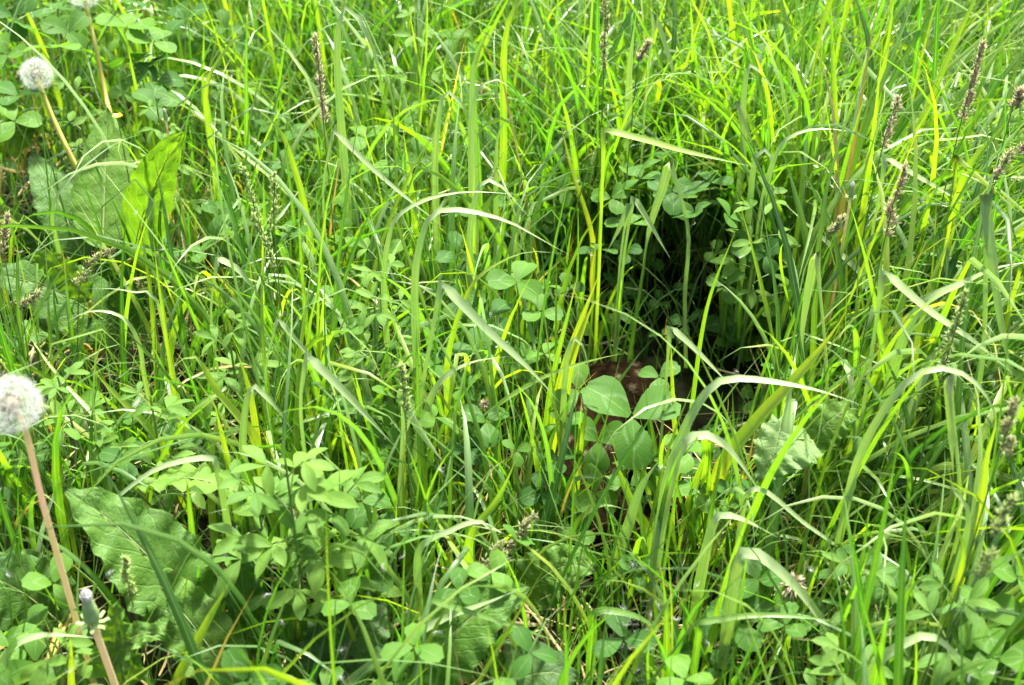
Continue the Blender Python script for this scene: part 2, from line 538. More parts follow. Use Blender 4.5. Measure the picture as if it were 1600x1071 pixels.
def fill_grass():
    # ---- tall, wide blades
    n = 20500
    x, y, rg = scatter(n, 21)
    x, y, c = tuft_offsets(n, rg, x, y, 7, 0.018)
    ne = 5200                                          # the thick leaning stand right of the hollow
    xe, ye = rg.uniform(0.24, 1.15, ne), rg.uniform(0.72, 2.0, ne)
    nb = 1000                                          # and the curtain that hangs over the back of the hollow
    xe = np.concatenate([xe, rg.uniform(0.05, 0.42, nb), rg.uniform(0.30, 0.40, 450)])
    ye = np.concatenate([ye, rg.uniform(1.53, 1.78, nb), rg.uniform(1.22, 1.56, 450)])
    ne = len(xe)
    x, y, c = np.concatenate([x, xe]), np.concatenate([y, ye]), np.concatenate([c, rg.integers(0, c.max() + 1, ne)])
    n += ne
    k, px, py = density(x, y, True)
    patch = 0.5 + 0.5 * np.sin(x * 7.0 + 2.1 * np.sin(y * 5.3)) * np.cos(y * 6.1 + 1.7 * np.sin(x * 4.1))
    keep = rg.random(n) < k * (0.5 + 0.35 * patch + 0.3 * smoothstep(1120, 1330, px))
    x, y, px, py, c = x[keep], y[keep], px[keep], py[keep], c[keep]
    n = len(x)
    right = smoothstep(1120, 1330, px)
    ct = rg.uniform(0, 2 * np.pi, c.max() + 1)[c]
    phi = ct + rg.normal(0, 0.9, n)
    # right of the hollow everything leans away to the right
    lean_r = rg.random(n) < right * 0.85
    phi = np.where(lean_r, rg.normal(0.15, 0.45, n), phi)
    d = hole_d(x, y)
    near = (rg.random(n) < np.clip(2.2 - d, 0, 1) * 0.9) & (x > 0.14)
    phi_out = np.arctan2(y - HOLE[1], x - HOLE[0])
    phi = np.where(near, phi_out + rg.normal(0, 0.5, n), phi)
    over = (y > 1.5) & (y < 1.8) & (d < 2.2) & (x > 0.05) & (rg.random(n) < 0.85)      # these hang over the hollow
    phi = np.where(over, rg.normal(-1.75, 0.35, n), phi)
    L = rg.lognormal(math.log(0.28), 0.28, n) * (1 + 0.28 * right)
    L = np.clip(L, 0.12, 0.50)
    L *= np.where(y < 0.85, 0.85, 1.0)
    W = np.clip(rg.normal(0.0058, 0.0019, n), 0.0025, 0.0115) * (1 + 0.2 * right)
    th0 = np.abs(rg.normal(0.14, 0.18, n)) + over * rg.uniform(0.1, 0.35, n) + lean_r * rg.uniform(0.3, 0.75, n) + near * 0.12
    bend = np.abs(rg.normal(0.4, 0.4, n)) + np.where(rg.random(n) < 0.48, rg.uniform(0.8, 2.4, n), 0)
    bend = np.clip(bend, 0, 2.6)
    pw = rg.uniform(1.4, 3.6, n)
    kink = rg.random(n) < 0.10
    ka = np.where(kink, rg.uniform(0.9, 2.2, n), 0)
    ks = rg.uniform(0.4, 0.75, n)
    rnd = np.clip(rg.beta(1.5, 1.15, n) * 0.95, 0, 0.955)
    rnd = np.where(rg.random(n) < 0.008, rg.uniform(0.972, 1, n), rnd)
    base = np.stack([x, y, ground_z(x, y) - 0.004], -1)
    a = blades_np(base, L, W, phi, th0, bend, pw, rg.normal(0, 0.5, n), rg.normal(0, 0.9, n), ks, ka, rnd, seg=9, phid=rg.normal(0, 0.9, n))
    a = keep_hollow_open(a, 9)
    o = obj('meadow_grass', mesh_np('meadow_grass', a[0], a[1], M_GRASS, a[2], a[3]))
    tag(o, 'mass of tall green and yellow-green grass blades filling the meadow', None, None, 'stuff')
    # ---- broader pale blades that arch over, their highlights put into the colour
    n = 3600
    x, y, rg = scatter(n, 27)
    k, px, py = density(x, y, True)
    keep = (rg.random(len(x)) < k * (0.55 + 0.25 * smoothstep(1120, 1330, px))) & (y > 0.85)
    x, y, px = x[keep], y[keep], px[keep]
    n = len(x)
    right = smoothstep(1120, 1330, px)
    phi = np.where(rg.random(n) < right * 0.7, rg.normal(0.1, 0.6, n), rg.uniform(0, 6.28, n))
    L = np.clip(rg.normal(0.33, 0.06, n), 0.2, 0.48) * (1 + 0.15 * right)
    base = np.stack([x, y, ground_z(x, y) - 0.004], -1)
    a = blades_np(base, L, np.clip(rg.normal(0.0074, 0.0016, n), 0.004, 0.0115), phi, np.abs(rg.normal(0.12, 0.15, n)) + right * 0.2,
                  rg.uniform(1.0, 2.5, n), rg.uniform(1.6, 3.4, n), rg.normal(0, 0.25, n), rg.normal(0, 0.5, n), rg.uniform(0.45, 0.75, n),
                  np.where(rg.random(n) < 0.2, rg.uniform(0.6, 1.5, n), 0), rg.random(n), seg=12, phid=rg.normal(0, 0.6, n))
    a = keep_hollow_open(a, 12)
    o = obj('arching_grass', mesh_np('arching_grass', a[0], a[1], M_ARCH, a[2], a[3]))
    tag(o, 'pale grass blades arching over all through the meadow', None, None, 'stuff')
    # ---- fine short blades below
    n = 40000
    x, y, rg = scatter(n, 22)
    x, y, c = tuft_offsets(n, rg, x, y, 5, 0.02)
    k, px, py = density(x, y, False)
    keep = rg.random(n) < k * 0.9
    x, y, px, py = x[keep], y[keep], px[keep], py[keep]
    n = len(x)
    L = np.clip(rg.lognormal(math.log(0.14), 0.35, n), 0.05, 0.30)
    W = np.clip(rg.normal(0.0030, 0.0010, n), 0.0012, 0.006)
    rnd = np.clip(rg.beta(1.3, 2.6, n) * 0.95, 0, 0.955)
    rnd = np.where(rg.random(n) < 0.05, rg.uniform(0.97, 1, n), rnd)
    base = np.stack([x, y, ground_z(x, y) - 0.004], -1)
    a = blades_np(base, L, W, rg.uniform(0, 6.28, n), np.abs(rg.normal(0.15, 0.25, n)), np.abs(rg.normal(0.6, 0.6, n)), rg.uniform(1.2, 3, n),
                  rg.normal(0, 0.6, n), rg.normal(0, 1, n), rg.uniform(0.4, 0.7, n), np.zeros(n), rnd, seg=6, phid=rg.normal(0, 0.7, n))
    a = keep_hollow_open(a, 6, 0.07)
    o = obj('undergrowth_grass', mesh_np('undergrowth_grass', a[0], a[1], M_GRASS, a[2], a[3]))
    tag(o, 'short fine grass growing low between the taller plants', None, None, 'stuff')
    # ---- dead litter lying on the soil
    n = 9000
    x, y, rg = scatter(n, 23, margin=0.2)
    kk = hole_d(x, y) > 0.95
    x, y = x[kk], y[kk]
    n = len(x)
    base = np.stack([x, y, ground_z(x, y) + rg.uniform(0.002, 0.045, n)], -1)
    L = rg.uniform(0.03, 0.13, n)
    a = blades_np(base, L, rg.uniform(0.0012, 0.004, n), rg.uniform(0, 6.28, n), rg.uniform(1.25, 1.6, n), rg.normal(0, 0.2, n), np.ones(n),
                  rg.normal(0, 0.6, n), rg.normal(0, 1, n), np.full(n, .5), np.zeros(n), rg.random(n), seg=4, phid=rg.normal(0, 0.9, n))
    o = obj('dead_grass_litter', mesh_np('dead_grass_litter', a[0], a[1], M_DRY, a[2], a[3]))
    tag(o, 'straw-coloured dead grass lying on the soil', None, None, 'stuff')


fill_grass()


# ------------------------------------------------------------------ leaves (dock, clover, alfalfa): a grid along a curve
def curve_pts(P, n, kink=None):
    P = np.asarray(P, float)
    if kink:
        a = curve_pts(P[:kink + 1], max(4, int(n * 0.5)))
        c = curve_pts(P[kink:], max(4, n - int(n * 0.5)))
        return np.concatenate([a, c[1:]])
    if len(P) == 2:
        return P[0] + (P[1] - P[0]) * np.linspace(0, 1, n)[:, None]
    Q = np.concatenate([[2 * P[0] - P[1]], P, [2 * P[-1] - P[-2]]])
    seglen = np.linalg.norm(np.diff(P, axis=0), axis=1)
    cum = np.concatenate([[0], np.cumsum(seglen)])
    out = []
    for s in np.linspace(0, cum[-1], n):
        i = min(len(P) - 2, int(np.searchsorted(cum, s, 'right') - 1))
        t = (s - cum[i]) / max(seglen[i], 1e-9)
        p0, p1, p2, p3 = Q[i], Q[i + 1], Q[i + 2], Q[i + 3]
        out.append(0.5 * (2 * p1 + (p2 - p0) * t + (2 * p0 - 5 * p1 + 4 * p2 - p3) * t ** 2 + (3 * p1 - p0 - 3 * p2 + p3) * t ** 3))
    return np.array(out)


def ribbon(C, width, face, prof, cols=3, fold=0.12, roll=0.0, wave=0.0, waven=5, droop=0.0, rg=RNG, rough=0.0):
    """grid of cols points across along centre line C; face = direction the upper side looks to"""
    n = len(C)
    T = norm(np.gradient(C, axis=0))
    W = norm(np.cross(T, np.broadcast_to(face, T.shape)))
    for i in range(1, n):                                  # keep it from flipping
        if np.dot(W[i], W[i - 1]) < 0:
            W[i] = -W[i]
    N = np.cross(W, T)
    r = roll if np.ndim(roll) else np.full(n, roll)
    W2 = W * np.cos(r)[:, None] + N * np.sin(r)[:, None]
    N2 = np.cross(W2, T)
    s = np.linspace(0, 1, n)
    hw = width / 2 * prof(s)
    u = np.linspace(-1, 1, cols)
    V = C[:, None, :] + W2[:, None, :] * (hw[:, None] * u)[..., None]
    lift = np.abs(u) * fold * 2 * hw[:, None] - droop * (u ** 2) * hw[:, None]
    if wave:
        ph = rg.uniform(0, 6)
        lift = lift + wave * (np.abs(u) ** 2) * np.sin(s[:, None] * waven * 6.28 + np.sign(u) * 1.7 + ph) * (hw[:, None] > 0)
    if rough:
        lift = lift + rg.normal(0, rough, lift.shape) * (np.abs(u) < 0.99)
    V = V + N2[:, None, :] * lift[..., None]
    i = np.arange(n * cols).reshape(n, cols)
    F = np.stack([i[:-1, :-1], i[:-1, 1:], i[1:, 1:], i[1:, :-1]], -1).reshape(-1, 4)
    uv = np.stack(np.broadcast_arrays((u[None, :] + 1) / 2, s[:, None]), -1).reshape(-1, 2)
    return V.reshape(-1, 3), F, uv


def tube(C, r0, r1, sides=5):
    n = len(C)
    T = norm(np.gradient(C, axis=0))
    a = norm(np.cross(T, np.broadcast_to([0.31, 0.9, 0.2], T.shape)))
    b2 = np.cross(T, a)
    rr = np.linspace(r0, r1, n)
    an = np.linspace(0, 2 * np.pi, sides, endpoint=False)
    V = C[:, None, :] + (a[:, None, :] * np.cos(an)[None, :, None] + b2[:, None, :] * np.sin(an)[None, :, None]) * rr[:, None, None]
    i = np.arange(n * sides).reshape(n, sides)
    j = np.roll(i, -1, 1)
    F = np.stack([i[:-1], j[:-1], j[1:], i[1:]], -1).reshape(-1, 4)
    uv = np.stack(np.broadcast_arrays(np.linspace(0, 1, sides)[None, :], np.linspace(0, 1, n)[:, None]), -1).reshape(-1, 2)
    return V.reshape(-1, 3), F, uv


VIEW = norm(np.array([0.0, -0.45, 0.9]))
UP = np.array([0.0, 0.0, 1.0])
P_BLADE = lambda s: (0.55 + 0.45 * np.clip(s * 4, 0, 1)) * (1 - s ** 3) * np.clip((1 - s) * 5, 0.04, 1)
P_DOCK = lambda s: np.clip(np.sin(np.pi * np.clip(s, 0, 1) ** 0.72) ** 0.75, 0.012, 1) * (1 - 0.15 * s)
P_LANCE = lambda s: np.clip(np.sin(np.pi * s ** 0.85) ** 0.8, 0.03, 1)
P_ROUND = lambda s: np.clip(np.sin(np.pi * np.clip(s, 0, 1) ** 1.15) ** 0.55, 0.05, 1)
P_OBLONG = lambda s: np.clip(np.sin(np.pi * np.clip(s, 0, 1) ** 1.2) ** 0.7, 0.05, 1)
P_TRI = lambda s: np.clip(np.minimum(s * 5, 1) * (1 - s) ** 0.8, 0.02, 1)


def local(V, o):
    return V - np.asarray(o)[None, :]


# ------------------------------------------------------------------ tufts of grass whose single blades stand out
MATS = {'g': M_GRASS, 'p': M_PALE, 'y': M_YEL}


def hero_blade(parent, org, pts, h, wmm, mat='g', kink=None, dx=None, drift=0.0, rnd=None, roll=None):
    """pts: the visible run of the blade from root side to tip, h: height of its highest point over the soil"""
    pts = [tuple(map(float, p)) for p in pts]
    top = min(pts, key=lambda p: p[1])
    Y = (CAM_H - h) / (-(ray(*top)[2]) / ray(*top)[1])
    n = len(pts)
    W = [at_y(p[0], p[1], Y + drift * i / max(1, n - 1)) for i, p in enumerate(pts)]
    f = W[0]
    k = kink
    if f[2] > 0.03:
        if dx is None:
            dx = np.clip((f[0] - W[1][0]) * 0.5, -0.06, 0.06) if not (kink == 0) else 0.01
        b0 = np.array([f[0] + dx, Y + 0.01, -0.005])
        m0 = b0 + (f - b0) * 0.55 + np.array([-dx * 0.18, 0, 0])
        W = [b0, m0] + W
        if kink is not None:
            k = kink + 2
    elif kink is not None and kink == 0:
        k = None
    W = [np.array([q[0], q[1], max(q[2], 0.003)]) for q in W]
    C = curve_pts(W, 30, k)
    s_tot = np.linalg.norm(np.diff(C, axis=0), axis=1).sum()
    kf = 0.5 if k is not None else 0.35
    prof = lambda s: (0.36 + 0.64 * smoothstep(kf - (0.06 if k is not None else 0.3), kf + 0.02, s)) * (1 - s ** 3.2) * np.clip((1 - s) * 5, 0.05, 1)
    rl = random.uniform(-0.35, 0.35) if roll is None else roll
    V, F, uv = ribbon(C, wmm * 0.95 / 1000, VIEW, prof, 3, 0.14, np.linspace(rl, -rl * 0.6, len(C)))
    r = random.uniform(0.2, 0.8) if rnd is None else rnd
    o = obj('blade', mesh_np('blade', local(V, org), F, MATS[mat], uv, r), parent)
    return o, W[0]


def tuft(label, blades, extra=5, group='single tufts standing out of the meadow grass'):
    # root of the tuft: mean of blade bases
    first = blades[0]
    pts = first['pts']
    top = min(pts, key=lambda p: p[1])
    Y = (CAM_H - first['h']) / (-(ray(*top)[2]) / ray(*top)[1])
    b = at_y(pts[0][0], pts[0][1], Y)
    org = np.array([b[0], b[1], 0.0])
    e = empty('grass_tuft', org)
    tag(e, label, 'grass', group)
    for bl in blades:
        o, b0 = hero_blade(e, org, **bl)
    # shorter companions from the same root
    for q in range(extra):
        rg = np.random.default_rng(random.randrange(10 ** 6))
        bx = b0 + np.array([rg.normal(0, .012), rg.normal(0, .012), 0])
        bx[2] = -0.004
        a = blades_np(bx[None], np.array([rg.uniform(.14, .27)]), np.array([rg.uniform(.004, .007)]), np.array([rg.uniform(0, 6.28)]),
                      np.array([rg.uniform(.03, .3)]), np.array([abs(rg.normal(.5, .5))]), np.array([2.2]), np.array([rg.normal(0, .5)]),
                      np.array([rg.normal(0, .8)]), np.array([.5]), np.array([0.0]), np.array([rg.uniform(.2, .8)]), seg=9, phid=np.array([rg.normal(0, .4)]))
        obj('blade', mesh_np('blade', local(a[0], org), a[1], M_GRASS, a[2], a[3]), e)
    return e


def B(pts, h, w=9, mat='g', **kw):
    return dict(pts=pts, h=h, wmm=w, mat=mat, **kw)


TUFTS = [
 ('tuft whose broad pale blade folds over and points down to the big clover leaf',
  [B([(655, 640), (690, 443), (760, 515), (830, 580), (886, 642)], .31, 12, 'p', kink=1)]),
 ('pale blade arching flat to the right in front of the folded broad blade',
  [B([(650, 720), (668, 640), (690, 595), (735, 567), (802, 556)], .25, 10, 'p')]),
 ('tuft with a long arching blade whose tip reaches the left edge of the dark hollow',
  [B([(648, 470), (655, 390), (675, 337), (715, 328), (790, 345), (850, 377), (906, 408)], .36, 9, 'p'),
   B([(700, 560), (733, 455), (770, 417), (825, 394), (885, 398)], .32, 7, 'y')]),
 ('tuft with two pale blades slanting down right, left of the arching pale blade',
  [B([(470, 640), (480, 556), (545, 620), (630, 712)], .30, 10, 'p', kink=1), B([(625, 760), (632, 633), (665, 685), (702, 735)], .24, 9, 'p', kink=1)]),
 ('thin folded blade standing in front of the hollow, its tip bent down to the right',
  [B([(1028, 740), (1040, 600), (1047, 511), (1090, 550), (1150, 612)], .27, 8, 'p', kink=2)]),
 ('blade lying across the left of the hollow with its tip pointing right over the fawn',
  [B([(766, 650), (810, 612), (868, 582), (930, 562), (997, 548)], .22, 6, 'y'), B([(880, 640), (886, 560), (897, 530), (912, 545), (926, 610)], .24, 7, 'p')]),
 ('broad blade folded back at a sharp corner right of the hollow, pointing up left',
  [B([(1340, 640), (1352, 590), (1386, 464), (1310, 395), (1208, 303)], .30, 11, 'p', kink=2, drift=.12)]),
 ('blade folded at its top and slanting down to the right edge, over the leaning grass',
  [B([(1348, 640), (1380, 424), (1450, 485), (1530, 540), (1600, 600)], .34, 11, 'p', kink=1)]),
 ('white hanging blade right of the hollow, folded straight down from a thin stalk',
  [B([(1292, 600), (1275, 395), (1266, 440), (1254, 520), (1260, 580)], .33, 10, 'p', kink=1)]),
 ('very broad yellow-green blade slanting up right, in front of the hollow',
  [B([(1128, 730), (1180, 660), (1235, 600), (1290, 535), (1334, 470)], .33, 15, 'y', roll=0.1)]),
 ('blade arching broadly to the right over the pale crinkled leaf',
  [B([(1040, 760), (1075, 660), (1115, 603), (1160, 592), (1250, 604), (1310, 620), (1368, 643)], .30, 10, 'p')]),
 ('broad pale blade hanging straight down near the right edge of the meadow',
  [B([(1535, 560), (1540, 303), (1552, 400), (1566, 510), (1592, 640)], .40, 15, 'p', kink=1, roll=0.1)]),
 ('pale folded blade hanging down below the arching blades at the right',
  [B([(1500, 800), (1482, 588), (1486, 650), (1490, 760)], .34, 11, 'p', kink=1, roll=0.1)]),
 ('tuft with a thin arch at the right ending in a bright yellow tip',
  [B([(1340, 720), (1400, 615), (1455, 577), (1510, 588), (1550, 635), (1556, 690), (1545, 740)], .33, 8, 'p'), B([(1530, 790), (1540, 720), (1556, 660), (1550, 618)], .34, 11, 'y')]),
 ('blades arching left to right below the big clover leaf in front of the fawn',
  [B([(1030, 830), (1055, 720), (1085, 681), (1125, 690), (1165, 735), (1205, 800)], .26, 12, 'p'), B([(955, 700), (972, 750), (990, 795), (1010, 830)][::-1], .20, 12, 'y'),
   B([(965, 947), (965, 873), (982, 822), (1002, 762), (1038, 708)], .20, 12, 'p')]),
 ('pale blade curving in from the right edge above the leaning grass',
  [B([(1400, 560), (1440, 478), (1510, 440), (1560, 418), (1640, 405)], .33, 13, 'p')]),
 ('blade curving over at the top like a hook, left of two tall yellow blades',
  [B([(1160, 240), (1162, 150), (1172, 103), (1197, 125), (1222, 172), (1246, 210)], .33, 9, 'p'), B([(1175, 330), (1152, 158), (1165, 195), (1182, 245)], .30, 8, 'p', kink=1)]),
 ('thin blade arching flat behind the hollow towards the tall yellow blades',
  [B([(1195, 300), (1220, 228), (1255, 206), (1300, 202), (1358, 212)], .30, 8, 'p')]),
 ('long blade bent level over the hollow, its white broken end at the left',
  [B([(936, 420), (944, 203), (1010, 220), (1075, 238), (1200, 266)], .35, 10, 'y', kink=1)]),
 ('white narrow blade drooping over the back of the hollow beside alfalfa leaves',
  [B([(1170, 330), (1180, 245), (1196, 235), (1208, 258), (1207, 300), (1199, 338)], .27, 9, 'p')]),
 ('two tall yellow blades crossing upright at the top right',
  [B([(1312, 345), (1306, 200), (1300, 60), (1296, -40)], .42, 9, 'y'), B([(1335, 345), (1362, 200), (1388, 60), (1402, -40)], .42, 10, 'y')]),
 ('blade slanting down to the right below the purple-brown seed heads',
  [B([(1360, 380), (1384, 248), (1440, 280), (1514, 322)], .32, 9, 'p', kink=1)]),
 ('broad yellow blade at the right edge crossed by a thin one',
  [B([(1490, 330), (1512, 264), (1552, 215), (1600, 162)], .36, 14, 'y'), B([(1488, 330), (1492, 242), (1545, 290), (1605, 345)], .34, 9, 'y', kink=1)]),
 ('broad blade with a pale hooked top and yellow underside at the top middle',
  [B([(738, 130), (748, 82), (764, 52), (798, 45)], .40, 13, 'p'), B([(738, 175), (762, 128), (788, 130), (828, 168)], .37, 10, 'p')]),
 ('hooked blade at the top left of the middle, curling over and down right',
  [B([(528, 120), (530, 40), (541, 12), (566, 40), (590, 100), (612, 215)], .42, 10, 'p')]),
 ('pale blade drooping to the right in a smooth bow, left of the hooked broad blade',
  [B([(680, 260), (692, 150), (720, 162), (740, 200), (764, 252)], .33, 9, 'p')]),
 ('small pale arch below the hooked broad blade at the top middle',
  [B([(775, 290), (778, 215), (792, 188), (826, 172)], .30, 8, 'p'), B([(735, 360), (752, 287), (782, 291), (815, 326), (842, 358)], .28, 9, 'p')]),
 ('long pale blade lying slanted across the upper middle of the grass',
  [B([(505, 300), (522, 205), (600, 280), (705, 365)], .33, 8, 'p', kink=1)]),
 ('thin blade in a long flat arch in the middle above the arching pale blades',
  [B([(600, 440), (612, 356), (632, 330), (675, 310), (735, 300), (822, 305)], .34, 7, 'p')]),
 ('upright yellow blade with an orange withered edge, left of the bent level blade',
  [B([(925, 370), (895, 272), (881, 216), (871, 168)], .32, 7, 'y', rnd=0.95)]),
 ('narrow pale blade running down from the top right of the middle',
  [B([(1010, 140), (1024, 22), (1046, 90), (1072, 185)], .36, 8, 'p', kink=1), B([(982, 150), (984, 101), (998, -10)], .38, 12, 'p')]),
 ('folded broad blade at the back of the hollow with drooping pale neighbours',
  [B([(1075, 360), (1046, 253), (1036, 290), (1016, 352), (1002, 425)], .28, 13, 'p', kink=1), B([(975, 400), (990, 308), (1018, 355), (1052, 412)], .25, 9, 'p', kink=1),
   B([(970, 400), (983, 318), (968, 355), (945, 400)], .25, 8, 'p', kink=1)]),
 ('yellow blade arching down to the right at the very top of the middle',
  [B([(790, 60), (826, -8), (862, 20), (896, 58), (934, 104)], .40, 10, 'y')]),
 ('thin pale blade bowed over the upright dock leaf at the left',
  [B([(82, 335), (105, 285), (135, 258), (180, 225), (232, 206)], .30, 6, 'p')]),
 ('pale blade standing beside the backlit dock leaf at the upper left',
  [B([(235, 330), (258, 255), (285, 200), (317, 148)], .34, 9, 'p'), B([(322, 150), (345, 90), (380, 50), (424, 6)], .36, 9, 'y')]),
 ('yellow blade leaning left with its tip bent, right of the backlit dock leaf',
  [B([(480, 345), (462, 270), (432, 198), (357, 138)], .34, 9, 'y')]),
 ('thin blade arched over the large dock leaf at the left edge',
  [B([(226, 590), (218, 540), (196, 500), (165, 487), (130, 490), (84, 516)], .24, 6, 'p'), B([(205, 500), (245, 470), (215, 458), (170, 451), (118, 452)][1:], .26, 5, 'p')]),
 ('tuft of yellow upright blades above the pale alfalfa in the left middle',
  [B([(404, 700), (394, 630), (384, 590), (362, 528)], .26, 9, 'y'), B([(400, 690), (370, 648), (338, 610), (308, 560), (285, 562), (250, 592)], .26, 10, 'y'),
   B([(356, 720), (342, 660), (330, 610)], .24, 8, 'y')]),
 ('short yellow blade leaning left above the nearest dandelion clock',
  [B([(250, 690), (186, 622), (155, 590), (127, 560)], .22, 9, 'y')]),
 ('pale blade bowing down to the right in the left middle',
  [B([(330, 500), (340, 404), (372, 422), (412, 472)], .28, 8, 'p', kink=1), B([(380, 700), (392, 608), (420, 625), (448, 660), (472, 705)], .24, 9, 'p')]),
 ('long thin pale blade slanting down right above the two slanting pale blades',
  [B([(415, 590), (434, 498), (480, 552), (542, 618)], .28, 6, 'p', kink=1)]),
 ('blade in a wide bow over the large dock leaf at the lower left',
  [B([(330, 850), (340, 735), (322, 716), (250, 731), (190, 772), (149, 812), (130, 876)][1:], .24, 7, 'p'), B([(306, 880), (298, 805), (288, 715)], .25, 8, 'g', rnd=.6)]),
 ('broad yellow-tipped blade rising from the bottom edge by the narrow dock leaves',
  [B([(268, 1085), (318, 985), (367, 895)], .22, 11, 'y')]),
 ('pale blade bowed to the right in the bottom left corner',
  [B([(-6, 1080), (18, 1015), (60, 994), (110, 993), (164, 999)], .20, 11, 'p'), B([(115, 1090), (112, 1020), (106, 976)], .22, 10, 'y')]),
 ('long pale blade slanting up right over the oval dock leaf at the bottom',
  [B([(530, 1082), (612, 1017), (692, 968), (766, 940), (832, 912)], .20, 9, 'p'), B([(640, 985), (676, 939), (800, 978), (897, 1012)], .19, 6, 'g', rnd=.55, kink=1)]),
 ('hooked blade in front of the hollow, its white tip turned down beside the pale panicle',
  [B([(655, 862), (699, 832), (745, 815), (768, 830), (781, 878)], .20, 8, 'p'), B([(735, 842), (778, 780), (812, 706)], .25, 10, 'y')]),
 ('thin blade bowed across the soil under the fawn',
  [B([(870, 790), (900, 750), (935, 748), (970, 774)], .12, 7, 'g', rnd=.5), B([(925, 1000), (932, 957), (986, 961), (1025, 982), (1052, 1012)], .14, 9, 'g', rnd=.55),
   B([(955, 965), (1000, 1010), (1028, 1075)][::-1], .14, 9, 'g', rnd=.5)]),
 ('broad pale blade sweeping down right past the buff withered flower',
  [B([(1140, 960), (1155, 872), (1178, 864), (1222, 897), (1264, 942), (1312, 1016), (1345, 1075)], .22, 12, 'p')]),
 ('pale arching blade above the three-leaved clover at the lower right',
  [B([(1095, 900), (1118, 812), (1155, 810), (1195, 829), (1226, 846)], .20, 11, 'p'), B([(1092, 985), (1097, 973), (1195, 961), (1297, 971), (1340, 991)], .18, 7, 'g', rnd=.6)]),
 ('straight dark green blade slanting down between the pale crinkled leaf and the clovers',
  [B([(1338, 935), (1330, 900), (1297, 806), (1258, 708)], .22, 6, 'g', rnd=.45), B([(1175, 765), (1262, 822), (1330, 870), (1391, 917)], .20, 6, 'p', rnd=.3)]),
 ('short bright yellow leaf tip standing up at the lower right',
  [B([(1312, 1020), (1325, 975), (1337, 932)], .16, 10, 'y')]),
 ('yellow blade standing behind the blurred green seed head at the right',
  [B([(1503, 880), (1497, 830), (1480, 770)], .30, 9, 'y'), B([(1512, 815), (1488, 762), (1480, 705)], .32, 9, 'p')]),
 ('upright yellow blades crowding the left rim of the hollow beside the fawn',
  [B([(868, 640), (882, 575), (905, 510), (945, 405)], .30, 10, 'y'), B([(880, 660), (893, 570), (925, 480), (960, 440)], .28, 9, 'y'), B([(900, 760), (908, 690), (922, 605)], .20, 8, 'y'),
   B([(850, 700), (862, 600), (893, 470), (905, 420)], .30, 7, 'g', rnd=.7), B([(840, 780), (858, 700), (880, 640)], .18, 8, 'g', rnd=.6)]),
 ('thin upright stalks crossing in front of the fawn, right of the big clover leaf',
  [B([(1062, 760), (1080, 640), (1105, 480), (1160, 335)], .34, 5, 'g', rnd=.75), B([(1058, 720), (1052, 640), (1047, 512)], .26, 6, 'y'), B([(1035, 860), (1010, 760), (1000, 700), (985, 640)], .17, 6, 'y'),
   B([(1060, 860), (1075, 790), (1110, 700), (1150, 640)], .20, 8, 'g', rnd=.8)]),
 ('short green blades leaning over the near edge of the hollow',
  [B([(880, 880), (900, 820), (940, 790), (990, 800)], .12, 7, 'g', rnd=.6), B([(1060, 880), (1040, 800), (1000, 740), (960, 720)], .14, 8, 'g', rnd=.65), B([(870, 850), (880, 780), (915, 700)], .16, 6, 'g', rnd=.5),
   B([(1020, 900), (1025, 840), (1050, 770)], .14, 7, 'p')]),
 ('broad blade bowed to the bottom right corner',
  [B([(1365, 1045), (1425, 1000), (1458, 996), (1500, 1028), (1550, 1075)], .22, 10, 'p'), B([(1405, 1000), (1412, 940), (1440, 905), (1500, 880)], .26, 10, 'g', rnd=.55)]),
]
for lab, bl in TUFTS:
    tuft(lab, bl)


# ------------------------------------------------------------------ clover
def frame_from(normal, heading):
    n = norm(np.asarray(normal, float))
    h = np.asarray(heading, float)
    h = norm(h - n * np.dot(h, n))
    return h, np.cross(n, h), n


def leaflet_geo(c, heading, normal, length, width, rows, cols, prof, fold=0.10, curl=0.0, notch=0.0):
    """a leaflet that starts at c and runs along heading"""
    h, sd, n = frame_from(normal, heading)
    s = np.linspace(0, 1, rows)
    C = c + h * (s * length)[:, None] + n * (-curl * length * s ** 2 + 0.06 * length * np.sin(np.pi * s))[:, None]
    hw = width / 2 * prof(s)
    u = np.linspace(-1, 1, cols)
    V = C[:, None, :] + sd * (hw[:, None] * u)[..., None] + n * (np.abs(u) * fold * hw[:, None])[..., None]
    if notch:
        V[-1] -= h * (notch * length * (1 - np.abs(u)))[:, None]
    i = np.arange(rows * cols).reshape(rows, cols)
    F = np.stack([i[:-1, :-1], i[:-1, 1:], i[1:, 1:], i[1:, :-1]], -1).reshape(-1, 4)
    uv = np.stack(np.broadcast_arrays((u[None, :] + 1) / 2, s[:, None]), -1).reshape(-1, 2)
    return V.reshape(-1, 3), F, uv


P_CLOV = lambda s: np.clip(np.sin(np.pi * (0.03 + 0.82 * np.clip(s, 0, 1) ** 1.25)) ** 0.8, 0.06, 1) * np.where(s > 0.985, 0.55, 1)
CLOVER_ANG = (0.0, 2 * math.pi / 3, -2 * math.pi / 3)


def clover_leaf_geo(c, normal, heading, size, rg, rows=7, cols=5, broad=0.92):
    """three leaflets about c; returns the three chunks"""
    out = []
    h, sd, n = frame_from(normal, heading)
    for a in CLOVER_ANG:
        a = a + rg.normal(0, 0.09)
        hd = h * math.cos(a) + sd * math.sin(a)
        nn = norm(n + hd * rg.normal(-0.12, 0.16) + np.cross(n, hd) * rg.normal(0, 0.12))
        L = size * rg.uniform(0.9, 1.08)
        out.append(leaflet_geo(c + hd * size * 0.05, hd, nn, L, L * broad * rg.uniform(0.85, 1.0), rows, cols, P_CLOV, 0.16, rg.uniform(0, 0.16), 0.05))
    return out


